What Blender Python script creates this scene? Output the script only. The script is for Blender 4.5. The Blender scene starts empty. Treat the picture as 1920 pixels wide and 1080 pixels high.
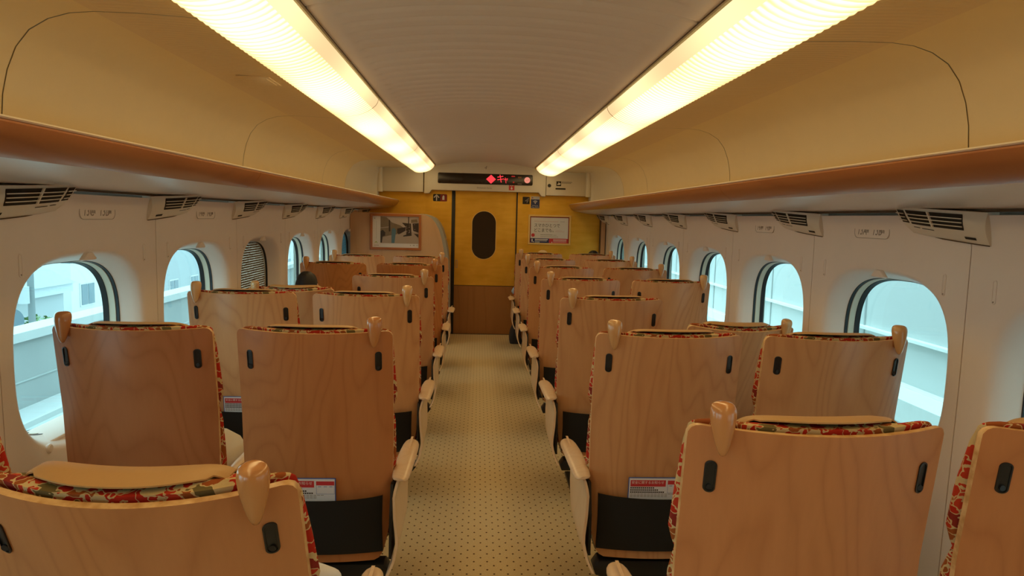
import bpy, math, random
from mathutils import Vector, Matrix, Euler

PI = math.pi
random.seed(7)
SC = bpy.context.scene
COL = SC.collection
PITCH = 1.04
Y0 = 1.255            # row 1, top corners of the seat backs
YEND = 8.6            # end wall
YBACK = -2.2          # wall behind the camera
SEAM0 = 2.135

# ------------------------------------------------------------------ materials
def _new(name):
    m = bpy.data.materials.new(name)
    m.use_nodes = True
    nt = m.node_tree
    for n in list(nt.nodes):
        nt.nodes.remove(n)
    out = nt.nodes.new('ShaderNodeOutputMaterial')
    return m, nt, out

def N(nt, kind, **kw):
    n = nt.nodes.new(kind)
    for k, v in kw.items():
        if k.startswith('i_'):
            key = k[2:].replace('_', ' ')
            if key.isdigit():
                key = int(key)
            n.inputs[key].default_value = v
        else:
            setattr(n, k, v)
    return n

def L(nt, a, b):
    nt.links.new(a, b)

def c4(c):
    return (c[0], c[1], c[2], 1.0)

def principled(nt, out, color=(0.8, 0.8, 0.8), rough=0.5, metal=0.0, spec=0.5, coat=0.0, coat_rough=0.1):
    p = N(nt, 'ShaderNodeBsdfPrincipled')
    p.inputs['Base Color'].default_value = c4(color)
    p.inputs['Roughness'].default_value = rough
    p.inputs['Metallic'].default_value = metal
    p.inputs['Specular IOR Level'].default_value = spec
    p.inputs['Coat Weight'].default_value = coat
    p.inputs['Coat Roughness'].default_value = coat_rough
    L(nt, p.outputs[0], out.inputs[0])
    return p

def plain(name, color, rough=0.5, metal=0.0, spec=0.5, mottle=0.06, scale=9.0, bump=0.0, bscale=300.0, coat=0.0):
    """A plain surface with a little procedural unevenness of its own."""
    m, nt, out = _new(name)
    p = principled(nt, out, color, rough, metal, spec, coat)
    tc = N(nt, 'ShaderNodeTexCoord')
    if mottle > 0:
        nz = N(nt, 'ShaderNodeTexNoise', i_Scale=scale, i_Detail=4.0)
        L(nt, tc.outputs['Object'], nz.inputs['Vector'])
        mx = N(nt, 'ShaderNodeMix', data_type='RGBA', blend_type='MIX')
        mx.inputs[6].default_value = c4([x * (1 - mottle) for x in color])
        mx.inputs[7].default_value = c4([min(1, x * (1 + mottle)) for x in color])
        L(nt, nz.outputs['Fac'], mx.inputs[0])
        L(nt, mx.outputs[2], p.inputs['Base Color'])
    if bump > 0:
        nb = N(nt, 'ShaderNodeTexNoise', i_Scale=bscale, i_Detail=2.0)
        L(nt, tc.outputs['Object'], nb.inputs['Vector'])
        b = N(nt, 'ShaderNodeBump', i_Strength=bump, i_Distance=0.002)
        L(nt, nb.outputs['Fac'], b.inputs['Height'])
        L(nt, b.outputs[0], p.inputs['Normal'])
    return m

def ramp(nt, stops, interp='LINEAR'):
    r = N(nt, 'ShaderNodeValToRGB')
    r.color_ramp.interpolation = interp
    els = r.color_ramp.elements
    while len(els) > 1:
        els.remove(els[-1])
    els[0].position = stops[0][0]; els[0].color = c4(stops[0][1])
    for pos, c in stops[1:]:
        e = els.new(pos); e.color = c4(c)
    return r

def wood(name, light, dark, scale=(5.0, 5.0, 0.9), rough=0.32, coat=0.25, freq=9.0, use_tint=False, dist=5.0):
    """Rotary-cut plywood: flowing cathedral figure that runs along local Z."""
    m, nt, out = _new(name)
    p = principled(nt, out, light, rough, 0, 0.5, coat, 0.18)
    tc = N(nt, 'ShaderNodeTexCoord')
    oi = N(nt, 'ShaderNodeObjectInfo')
    mul = N(nt, 'ShaderNodeMath', operation='MULTIPLY', i_1=37.0)
    L(nt, oi.outputs['Random'], mul.inputs[0])
    off = N(nt, 'ShaderNodeCombineXYZ')
    L(nt, mul.outputs[0], off.inputs[0]); L(nt, mul.outputs[0], off.inputs[1]); L(nt, mul.outputs[0], off.inputs[2])
    add = N(nt, 'ShaderNodeVectorMath', operation='ADD')
    mp = N(nt, 'ShaderNodeMapping')
    mp.inputs['Scale'].default_value = scale
    L(nt, tc.outputs['Object'], mp.inputs['Vector'])
    L(nt, mp.outputs[0], add.inputs[0]); L(nt, off.outputs[0], add.inputs[1])
    nz = N(nt, 'ShaderNodeTexNoise', i_Scale=0.55, i_Detail=2.0, i_Distortion=0.6)
    L(nt, add.outputs[0], nz.inputs['Vector'])
    k = N(nt, 'ShaderNodeMath', operation='MULTIPLY', i_1=freq * 2.2)
    L(nt, nz.outputs['Fac'], k.inputs[0])
    fr = N(nt, 'ShaderNodeMath', operation='PINGPONG', i_1=0.5)
    L(nt, k.outputs[0], fr.inputs[0])
    pw = N(nt, 'ShaderNodeMath', operation='POWER', i_1=2.6)
    s2 = N(nt, 'ShaderNodeMath', operation='MULTIPLY', i_1=2.0)
    L(nt, fr.outputs[0], s2.inputs[0]); L(nt, s2.outputs[0], pw.inputs[0])
    fine = N(nt, 'ShaderNodeTexNoise', i_Scale=16.0, i_Detail=5.0)
    mp2 = N(nt, 'ShaderNodeMapping'); mp2.inputs['Scale'].default_value = (6.0, 6.0, 0.5)
    L(nt, tc.outputs['Object'], mp2.inputs['Vector']); L(nt, mp2.outputs[0], fine.inputs['Vector'])
    f2 = N(nt, 'ShaderNodeMath', operation='MULTIPLY', i_1=0.28)
    L(nt, fine.outputs['Fac'], f2.inputs[0])
    f3 = N(nt, 'ShaderNodeMath', operation='MULTIPLY_ADD', i_1=0.34)
    L(nt, pw.outputs[0], f3.inputs[0]); L(nt, f2.outputs[0], f3.inputs[2])
    mx = N(nt, 'ShaderNodeMix', data_type='RGBA', blend_type='MIX')
    mx.inputs[6].default_value = c4(light); mx.inputs[7].default_value = c4(dark)
    L(nt, f3.outputs[0], mx.inputs[0])
    src = mx.outputs[2]
    if use_tint:
        tm = N(nt, 'ShaderNodeMix', data_type='RGBA', blend_type='MULTIPLY')
        tm.inputs[0].default_value = 1.0
        L(nt, src, tm.inputs[6]); L(nt, oi.outputs['Color'], tm.inputs[7])
        src = tm.outputs[2]
    L(nt, src, p.inputs['Base Color'])
    return m

def ply_edge(name):
    m, nt, out = _new(name)
    p = principled(nt, out, (0.7, 0.45, 0.2), 0.4, 0, 0.5, 0.2)
    tc = N(nt, 'ShaderNodeTexCoord')
    nz = N(nt, 'ShaderNodeTexNoise', i_Scale=40.0, i_Detail=3.0)
    L(nt, tc.outputs['Object'], nz.inputs['Vector'])
    r = ramp(nt, [(0.35, (0.62, 0.33, 0.12)), (0.6, (0.86, 0.57, 0.27))])
    L(nt, nz.outputs['Fac'], r.inputs[0]); L(nt, r.outputs[0], p.inputs['Base Color'])
    return m

def fabric(name):
    """Red, rust, olive and cream leaf print."""
    m, nt, out = _new(name)
    p = principled(nt, out, (0.5, 0.05, 0.03), 0.85, 0, 0.2)
    tc = N(nt, 'ShaderNodeTexCoord')
    nz = N(nt, 'ShaderNodeTexNoise', i_Scale=18.0, i_Detail=3.0)
    L(nt, tc.outputs['Object'], nz.inputs['Vector'])
    sub = N(nt, 'ShaderNodeVectorMath', operation='SUBTRACT'); sub.inputs[1].default_value = (0.5, 0.5, 0.5)
    L(nt, nz.outputs['Color'], sub.inputs[0])
    sc = N(nt, 'ShaderNodeVectorMath', operation='SCALE'); sc.inputs['Scale'].default_value = 0.12
    L(nt, sub.outputs[0], sc.inputs[0])
    add = N(nt, 'ShaderNodeVectorMath', operation='ADD')
    L(nt, tc.outputs['Object'], add.inputs[0]); L(nt, sc.outputs[0], add.inputs[1])
    v1 = N(nt, 'ShaderNodeTexVoronoi', feature='F1', i_Scale=31.0)
    v2 = N(nt, 'ShaderNodeTexVoronoi', feature='DISTANCE_TO_EDGE', i_Scale=31.0)
    L(nt, add.outputs[0], v1.inputs['Vector']); L(nt, add.outputs[0], v2.inputs['Vector'])
    sp = N(nt, 'ShaderNodeSeparateColor')
    L(nt, v1.outputs['Color'], sp.inputs[0])
    r = ramp(nt, [(0.0, (0.50, 0.028, 0.012)), (0.30, (0.36, 0.095, 0.022)), (0.48, (0.56, 0.05, 0.02)),
                  (0.64, (0.66, 0.50, 0.25)), (0.80, (0.17, 0.13, 0.05)), (0.88, (0.28, 0.03, 0.02))], 'CONSTANT')
    L(nt, sp.outputs[0], r.inputs[0])
    e = N(nt, 'ShaderNodeMath', operation='LESS_THAN', i_1=0.05)
    L(nt, v2.outputs['Distance'], e.inputs[0])
    mx = N(nt, 'ShaderNodeMix', data_type='RGBA', blend_type='MIX')
    L(nt, e.outputs[0], mx.inputs[0]); L(nt, r.outputs[0], mx.inputs[6])
    mx.inputs[7].default_value = (0.68, 0.52, 0.27, 1)
    L(nt, mx.outputs[2], p.inputs['Base Color'])
    b = N(nt, 'ShaderNodeTexNoise', i_Scale=500.0)
    L(nt, tc.outputs['Object'], b.inputs['Vector'])
    bp = N(nt, 'ShaderNodeBump', i_Strength=0.25, i_Distance=0.001)
    L(nt, b.outputs['Fac'], bp.inputs['Height']); L(nt, bp.outputs[0], p.inputs['Normal'])
    return m

def carpet():
    m, nt, out = _new('dotted_carpet')
    p = principled(nt, out, (0.5, 0.42, 0.2), 0.9, 0, 0.15)
    tc = N(nt, 'ShaderNodeTexCoord')
    sx = N(nt, 'ShaderNodeSeparateXYZ'); L(nt, tc.outputs['Object'], sx.inputs[0])
    def lattice(ox, oy):
        fs = []
        for k, o, s in ((0, ox, 17.5), (1, oy, 14.5)):
            a = N(nt, 'ShaderNodeMath', operation='MULTIPLY_ADD', i_1=s, i_2=o)
            L(nt, sx.outputs[k], a.inputs[0])
            f = N(nt, 'ShaderNodeMath', operation='FRACT'); L(nt, a.outputs[0], f.inputs[0])
            d = N(nt, 'ShaderNodeMath', operation='SUBTRACT', i_1=0.5); L(nt, f.outputs[0], d.inputs[0])
            b = N(nt, 'ShaderNodeMath', operation='ABSOLUTE'); L(nt, d.outputs[0], b.inputs[0])
            fs.append(b)
        s = N(nt, 'ShaderNodeMath', operation='ADD'); L(nt, fs[0].outputs[0], s.inputs[0]); L(nt, fs[1].outputs[0], s.inputs[1])
        lt = N(nt, 'ShaderNodeMath', operation='LESS_THAN', i_1=0.095); L(nt, s.outputs[0], lt.inputs[0])
        return lt
    a, b = lattice(0.0, 0.0), lattice(0.5, 0.5)
    mxm = N(nt, 'ShaderNodeMath', operation='MAXIMUM'); L(nt, a.outputs[0], mxm.inputs[0]); L(nt, b.outputs[0], mxm.inputs[1])
    nz = N(nt, 'ShaderNodeTexNoise', i_Scale=260.0, i_Detail=3.0); L(nt, tc.outputs['Object'], nz.inputs['Vector'])
    r = ramp(nt, [(0.3, (0.60, 0.475, 0.275)), (0.7, (0.79, 0.66, 0.41))]); L(nt, nz.outputs['Fac'], r.inputs[0])
    mx = N(nt, 'ShaderNodeMix', data_type='RGBA', blend_type='MIX')
    L(nt, mxm.outputs[0], mx.inputs[0]); L(nt, r.outputs[0], mx.inputs[6]); mx.inputs[7].default_value = (0.10, 0.05, 0.025, 1)
    L(nt, mx.outputs[2], p.inputs['Base Color'])
    bp = N(nt, 'ShaderNodeBump', i_Strength=0.4, i_Distance=0.002)
    L(nt, nz.outputs['Fac'], bp.inputs['Height']); L(nt, bp.outputs[0], p.inputs['Normal'])
    return m

def gold_leaf(name='gold_leaf_panel'):
    m, nt, out = _new(name)
    p = principled(nt, out, (0.72, 0.42, 0.05), 0.42, 0.55, 0.5)
    tc = N(nt, 'ShaderNodeTexCoord')
    mp = N(nt, 'ShaderNodeMapping'); mp.inputs['Scale'].default_value = (1.2, 1.0, 6.0)
    L(nt, tc.outputs['Object'], mp.inputs['Vector'])
    nz = N(nt, 'ShaderNodeTexNoise', i_Scale=3.0, i_Detail=6.0); L(nt, mp.outputs[0], nz.inputs['Vector'])
    n2 = N(nt, 'ShaderNodeTexNoise', i_Scale=5.0, i_Detail=3.0); L(nt, tc.outputs['Object'], n2.inputs['Vector'])
    av = N(nt, 'ShaderNodeMath', operation='ADD'); L(nt, nz.outputs['Fac'], av.inputs[0]); L(nt, n2.outputs['Fac'], av.inputs[1])
    r = ramp(nt, [(0.75, (0.66, 0.36, 0.035)), (1.25, (0.88, 0.56, 0.10))])
    hf = N(nt, 'ShaderNodeMath', operation='MULTIPLY', i_1=0.5); 
    r = ramp(nt, [(0.36, (0.78, 0.43, 0.035)), (0.64, (0.92, 0.55, 0.07))])
    L(nt, av.outputs[0], hf.inputs[0]); L(nt, hf.outputs[0], r.inputs[0]); L(nt, r.outputs[0], p.inputs['Base Color'])
    return m

def ribbed_panel(name, color, rough, pitch_y=0.03, strength=0.35, xr=(0.88, 1.16)):
    """Painted panel, with fine cross ribs pressed into part of its width (between |x| = xr)."""
    m, nt, out = _new(name)
    p = principled(nt, out, color, rough)
    tc = N(nt, 'ShaderNodeTexCoord'); sx = N(nt, 'ShaderNodeSeparateXYZ'); L(nt, tc.outputs['Object'], sx.inputs[0])
    a = N(nt, 'ShaderNodeMath', operation='MULTIPLY', i_1=2 * PI / pitch_y); L(nt, sx.outputs[1], a.inputs[0])
    s = N(nt, 'ShaderNodeMath', operation='SINE'); L(nt, a.outputs[0], s.inputs[0])
    ab = N(nt, 'ShaderNodeMath', operation='ABSOLUTE'); L(nt, sx.outputs[0], ab.inputs[0])
    g1 = N(nt, 'ShaderNodeMath', operation='GREATER_THAN', i_1=xr[0]); L(nt, ab.outputs[0], g1.inputs[0])
    g2 = N(nt, 'ShaderNodeMath', operation='LESS_THAN', i_1=xr[1]); L(nt, ab.outputs[0], g2.inputs[0])
    g = N(nt, 'ShaderNodeMath', operation='MULTIPLY'); L(nt, g1.outputs[0], g.inputs[0]); L(nt, g2.outputs[0], g.inputs[1])
    h = N(nt, 'ShaderNodeMath', operation='MULTIPLY'); L(nt, g.outputs[0], h.inputs[0]); L(nt, s.outputs[0], h.inputs[1])
    b = N(nt, 'ShaderNodeBump', i_Strength=strength, i_Distance=0.003)
    L(nt, h.outputs[0], b.inputs['Height']); L(nt, b.outputs[0], p.inputs['Normal'])
    return m

def lens_mat(name, base, col, rib=True):
    """Backlit acrylic lamp cover: tubes glow through it, ribs break the glow into lines."""
    m, nt, out = _new(name)
    em = N(nt, 'ShaderNodeEmission'); em.inputs[0].default_value = c4(col)
    L(nt, em.outputs[0], out.inputs[0])
    tc = N(nt, 'ShaderNodeTexCoord'); sx = N(nt, 'ShaderNodeSeparateXYZ'); L(nt, tc.outputs['Object'], sx.inputs[0])
    # glow of the tube, strongest along the middle of the cover
    ab = N(nt, 'ShaderNodeMath', operation='ABSOLUTE'); L(nt, sx.outputs[0], ab.inputs[0])
    d = N(nt, 'ShaderNodeMath', operation='SUBTRACT', i_1=0.715); L(nt, ab.outputs[0], d.inputs[0])
    q = N(nt, 'ShaderNodeMath', operation='MULTIPLY', i_1=9.0); L(nt, d.outputs[0], q.inputs[0])
    q2 = N(nt, 'ShaderNodeMath', operation='POWER', i_1=2.0); 
    qa = N(nt, 'ShaderNodeMath', operation='ABSOLUTE'); L(nt, q.outputs[0], qa.inputs[0]); L(nt, qa.outputs[0], q2.inputs[0])
    fall = N(nt, 'ShaderNodeMath', operation='SUBTRACT', i_0=1.0, use_clamp=True); L(nt, q2.outputs[0], fall.inputs[1])
    # two tubes end to end in each cover: dimmer where they meet
    cy = N(nt, 'ShaderNodeMath', operation='MULTIPLY_ADD', i_1=2 * PI / 1.15, i_2=-2 * PI * 1.37 / 1.15); L(nt, sx.outputs[1], cy.inputs[0])
    co = N(nt, 'ShaderNodeMath', operation='COSINE'); L(nt, cy.outputs[0], co.inputs[0])
    tub = N(nt, 'ShaderNodeMath', operation='MULTIPLY_ADD', i_1=-0.18, i_2=0.82); L(nt, co.outputs[0], tub.inputs[0])
    if rib:
        ry = N(nt, 'ShaderNodeMath', operation='MULTIPLY', i_1=2 * PI / 0.040); L(nt, sx.outputs[1], ry.inputs[0])
        rs = N(nt, 'ShaderNodeMath', operation='SINE'); L(nt, ry.outputs[0], rs.inputs[0])
        rr = N(nt, 'ShaderNodeMath', operation='MULTIPLY_ADD', i_1=0.30, i_2=0.74); L(nt, rs.outputs[0], rr.inputs[0])
        t1 = N(nt, 'ShaderNodeMath', operation='MULTIPLY_ADD', i_1=base * 0.60, i_2=base * 0.55)
        L(nt, fall.outputs[0], t1.inputs[0])
        t2 = N(nt, 'ShaderNodeMath', operation='MULTIPLY'); L(nt, t1.outputs[0], t2.inputs[0]); L(nt, rr.outputs[0], t2.inputs[1])
        t3 = N(nt, 'ShaderNodeMath', operation='MULTIPLY'); L(nt, t2.outputs[0], t3.inputs[0]); L(nt, tub.outputs[0], t3.inputs[1])
        L(nt, t3.outputs[0], em.inputs[1])
    else:
        t3 = N(nt, 'ShaderNodeMath', operation='MULTIPLY', i_1=base); L(nt, tub.outputs[0], t3.inputs[0])
        L(nt, t3.outputs[0], em.inputs[1])
    return m

def emit(name, col, s):
    m, nt, out = _new(name)
    em = N(nt, 'ShaderNodeEmission'); em.inputs[0].default_value = c4(col); em.inputs[1].default_value = s
    L(nt, em.outputs[0], out.inputs[0])
    return m

def glass_pane(name, tint=(0.80, 0.96, 0.97)):
    m, nt, out = _new(name)
    tr = N(nt, 'ShaderNodeBsdfTransparent'); tr.inputs[0].default_value = c4(tint)
    gl = N(nt, 'ShaderNodeBsdfGlossy'); gl.inputs['Roughness'].default_value = 0.02
    lw = N(nt, 'ShaderNodeLayerWeight', i_Blend=0.5)
    pw = N(nt, 'ShaderNodeMath', operation='POWER', i_1=5.0); L(nt, lw.outputs['Facing'], pw.inputs[0])
    fr = N(nt, 'ShaderNodeMath', operation='MULTIPLY_ADD', i_1=0.7, i_2=0.035); L(nt, pw.outputs[0], fr.inputs[0])
    mx = N(nt, 'ShaderNodeMixShader')
    L(nt, fr.outputs[0], mx.inputs[0]); L(nt, tr.outputs[0], mx.inputs[1]); L(nt, gl.outputs[0], mx.inputs[2])
    L(nt, mx.outputs[0], out.inputs[0])
    return m

def woven_blind(name, c1, c2, holes=0.35):
    m, nt, out = _new(name)
    tc = N(nt, 'ShaderNodeTexCoord'); sx = N(nt, 'ShaderNodeSeparateXYZ'); L(nt, tc.outputs['Object'], sx.inputs[0])
    a = N(nt, 'ShaderNodeMath', operation='MULTIPLY', i_1=2 * PI / 0.016); L(nt, sx.outputs[2], a.inputs[0])
    s = N(nt, 'ShaderNodeMath', operation='SINE'); L(nt, a.outputs[0], s.inputs[0])
    nz = N(nt, 'ShaderNodeTexNoise', i_Scale=60.0); L(nt, tc.outputs['Object'], nz.inputs['Vector'])
    ad = N(nt, 'ShaderNodeMath', operation='MULTIPLY_ADD', i_1=0.35); L(nt, s.outputs[0], ad.inputs[0]); L(nt, nz.outputs['Fac'], ad.inputs[2])
    r = ramp(nt, [(0.35, c1), (0.6, c2)]); L(nt, ad.outputs[0], r.inputs[0])
    d = N(nt, 'ShaderNodeBsdfDiffuse'); L(nt, r.outputs[0], d.inputs[0])
    t = N(nt, 'ShaderNodeBsdfTranslucent'); L(nt, r.outputs[0], t.inputs[0])
    m1 = N(nt, 'ShaderNodeMixShader', i_0=0.5); L(nt, d.outputs[0], m1.inputs[1]); L(nt, t.outputs[0], m1.inputs[2])
    tr = N(nt, 'ShaderNodeBsdfTransparent')
    gt = N(nt, 'ShaderNodeMath', operation='GREATER_THAN', i_1=0.78); L(nt, ad.outputs[0], gt.inputs[0])
    sc = N(nt, 'ShaderNodeMath', operation='MULTIPLY', i_1=holes); L(nt, gt.outputs[0], sc.inputs[0])
    m2 = N(nt, 'ShaderNodeMixShader'); L(nt, sc.outputs[0], m2.inputs[0]); L(nt, m1.outputs[0], m2.inputs[1]); L(nt, tr.outputs[0], m2.inputs[2])
    L(nt, m2.outputs[0], out.inputs[0])
    return m

M = {}
M['ply'] = wood('birch_plywood', (0.70, 0.395, 0.19), (0.46, 0.205, 0.08), use_tint=True)
M['ply_edge'] = ply_edge('plywood_edge')
M['knob'] = wood('turned_beech', (0.72, 0.44, 0.20), (0.52, 0.28, 0.11), scale=(9, 9, 2), rough=0.2, coat=0.7, use_tint=True)
M['armwood'] = wood('bent_plywood_arm', (0.82, 0.61, 0.41), (0.70, 0.47, 0.28), use_tint=True)
M['fabric'] = fabric('leaf_print_upholstery')
M['leather'] = plain('tan_leather', (0.56, 0.33, 0.13), 0.5, bump=0.15, bscale=160)
M['black_cloth'] = plain('black_pocket_cloth', (0.010, 0.010, 0.011), 0.8, bump=0.2, bscale=500)
M['black_plastic'] = plain('black_plastic', (0.014, 0.016, 0.019), 0.35)
M['black_metal'] = plain('black_metal', (0.02, 0.02, 0.022), 0.4, metal=0.3)
M['wall'] = plain('cream_wall_panel', (0.83, 0.745, 0.68), 0.42, mottle=0.03, bump=0.12, bscale=420)
M['cove'] = plain('ochre_cream_panel', (0.82, 0.69, 0.44), 0.5, mottle=0.03, bump=0.15, bscale=500)
M['side_ceiling'] = ribbed_panel('side_ceiling_panel', (0.76, 0.62, 0.42), 0.5)
M['ceiling'] = plain('warm_grey_ceiling', (0.82, 0.72, 0.62), 0.5, mottle=0.02)
M['under'] = plain('rack_underside_paint', (0.68, 0.57, 0.47), 0.28, mottle=0.05, scale=4, coat=0.3)
M['header'] = plain('header_paint', (0.76, 0.71, 0.61), 0.42, mottle=0.02)
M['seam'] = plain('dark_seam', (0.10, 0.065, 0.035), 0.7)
M['cove_seam'] = plain('cove_seam_rubber', (0.62, 0.50, 0.30), 0.7)
M['rack_wood'] = wood('rack_fascia_wood', (0.42, 0.16, 0.055), (0.29, 0.09, 0.028), scale=(3, 0.6, 4), rough=0.3, coat=0.35, freq=4)
M['door_wood'] = wood('door_wood', (0.42, 0.19, 0.06), (0.28, 0.11, 0.035), freq=5)
M['board'] = wood('partition_wood', (0.66, 0.42, 0.23), (0.54, 0.30, 0.14), scale=(2, 2, 0.5), freq=4)
M['frame_wood'] = wood('picture_frame_wood', (0.46, 0.15, 0.035), (0.30, 0.08, 0.02), scale=(2, 2, 2), freq=4)
M['gold'] = gold_leaf()
M['gold_trim'] = plain('pale_gold_trim', (0.90, 0.62, 0.20), 0.35, metal=0.1)
M['carpet'] = carpet()
M['lens'] = lens_mat('ribbed_lamp_cover', 3.4, (1.0, 0.68, 0.27))
M['lens_strip'] = lens_mat('plain_lamp_strip', 1.08, (1.0, 0.69, 0.34), rib=False)
M['lamp_joint'] = plain('lamp_joint', (0.75, 0.55, 0.36), 0.5)
M['glass'] = glass_pane('tinted_window_glass')
M['rubber'] = plain('black_rubber', (0.012, 0.016, 0.02), 0.5)
M['track'] = plain('cream_blind_track', (0.62, 0.58, 0.46), 0.5)
M['vent'] = plain('vent_plastic', (0.72, 0.64, 0.52), 0.45, mottle=0.02)
M['vent_dark'] = plain('vent_dark_inside', (0.02, 0.014, 0.01), 0.8)
M['white_paper'] = plain('white_paper', (0.72, 0.70, 0.68), 0.5, mottle=0.01)
M['card'] = plain('glossy_card', (0.78, 0.79, 0.84), 0.3, mottle=0.01)
M['card_blue'] = plain('card_blue_rim', (0.06, 0.13, 0.45), 0.35)
M['red'] = plain('print_red', (0.60, 0.04, 0.05), 0.45, mottle=0.02)
M['darkred'] = plain('print_dark_red', (0.28, 0.012, 0.015), 0.45, mottle=0.02)
M['navy'] = plain('print_navy', (0.02, 0.035, 0.14), 0.4, mottle=0.02)
M['print_black'] = plain('print_black', (0.015, 0.012, 0.012), 0.5)
M['print_grey'] = plain('print_grey', (0.30, 0.27, 0.25), 0.5)
M['print_pink'] = plain('print_pink', (0.62, 0.36, 0.34), 0.5)
M['engrave'] = plain('engraved_grey', (0.30, 0.25, 0.21), 0.6)
M['white_ink'] = plain('white_ink', (0.80, 0.78, 0.76), 0.4, mottle=0.01)
M['led_black'] = plain('display_black', (0.02, 0.012, 0.009), 0.25)
M['led_red'] = emit('led_red', (1.0, 0.05, 0.06), 0.85)
M['led_dim'] = emit('led_dim_red', (1.0, 0.06, 0.04), 0.22)
M['led_amber'] = plain('unlit_amber_sign', (0.28, 0.14, 0.06), 0.4)
M['pink_disc'] = emit('lit_pink_disc', (1.0, 0.32, 0.22), 0.55)
M['dark_glass'] = plain('dark_door_glass', (0.035, 0.022, 0.014), 0.12, mottle=0.0)
M['metal'] = plain('brushed_metal', (0.45, 0.40, 0.33), 0.35, metal=0.8)
M['grey_trim'] = plain('grey_edge_trim', (0.34, 0.33, 0.28), 0.45)
M['hair'] = plain('black_hair', (0.010, 0.008, 0.008), 0.55, bump=0.6, bscale=200)
M['hair_light'] = plain('light_brown_knit_hat', (0.62, 0.46, 0.26), 0.8, bump=0.8, bscale=120)
M['skin'] = plain('skin', (0.62, 0.36, 0.25), 0.5, mottle=0.04)
M['white_cloth'] = plain('white_cloth', (0.78, 0.78, 0.80), 0.85, bump=0.2, bscale=200)
M['cream_cloth'] = plain('cream_canvas', (0.74, 0.70, 0.60), 0.85, bump=0.3, bscale=300)
M['blue_cloth'] = plain('pale_blue_cloth', (0.42, 0.58, 0.82), 0.85)
M['dark_cloth'] = plain('dark_cloth', (0.03, 0.03, 0.04), 0.85)
M['concrete'] = plain('pale_concrete', (0.34, 0.37, 0.37), 0.9, mottle=0.12, scale=1.3)
M['concrete_l'] = plain('light_concrete_coping', (0.52, 0.55, 0.55), 0.9, mottle=0.05, scale=2)
M['barrier'] = plain('noise_barrier_concrete', (0.56, 0.60, 0.59), 0.9, mottle=0.06, scale=0.7)
M['barrier_line'] = plain('barrier_cable_duct', (0.84, 0.88, 0.86), 0.8)
M['ballast'] = plain('trackside_grey', (0.42, 0.46, 0.46), 0.95, mottle=0.15, scale=3)
M['bld_white'] = plain('white_render', (0.60, 0.62, 0.62), 0.9, mottle=0.03, scale=0.4)
M['bld_grey'] = plain('grey_render', (0.38, 0.43, 0.45), 0.9, mottle=0.06, scale=0.4)
M['bld_glass'] = plain('building_window_glass', (0.09, 0.16, 0.20), 0.15)
M['roof'] = plain('pale_metal_roof', (0.48, 0.54, 0.57), 0.6)
M['pole'] = plain('concrete_pole', (0.16, 0.20, 0.21), 0.9)
M['leaf'] = plain('shrub_leaves', (0.12, 0.24, 0.10), 0.8, mottle=0.5, scale=6)
M['blind'] = woven_blind('woven_blind_cream', (0.18, 0.10, 0.05), (0.62, 0.52, 0.42))
M['blind_grey'] = woven_blind('woven_blind_grey', (0.10, 0.15, 0.16), (0.32, 0.42, 0.44), 0.2)
M['photo_sky'] = plain('photo_print_sky', (0.52, 0.44, 0.38), 0.3, mottle=0.02)
M['photo_train'] = plain('photo_print_train', (0.22, 0.17, 0.11), 0.3, mottle=0.2, scale=20)
M['photo_dark'] = plain('photo_print_dark', (0.045, 0.032, 0.028), 0.3, mottle=0.2, scale=20)
M['photo_ground'] = plain('photo_print_platform', (0.42, 0.34, 0.27), 0.3, mottle=0.05)
M['photo_blue'] = plain('photo_print_blue', (0.10, 0.20, 0.26), 0.3)
M['green_ink'] = plain('print_green', (0.35, 0.45, 0.08), 0.5)

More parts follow.
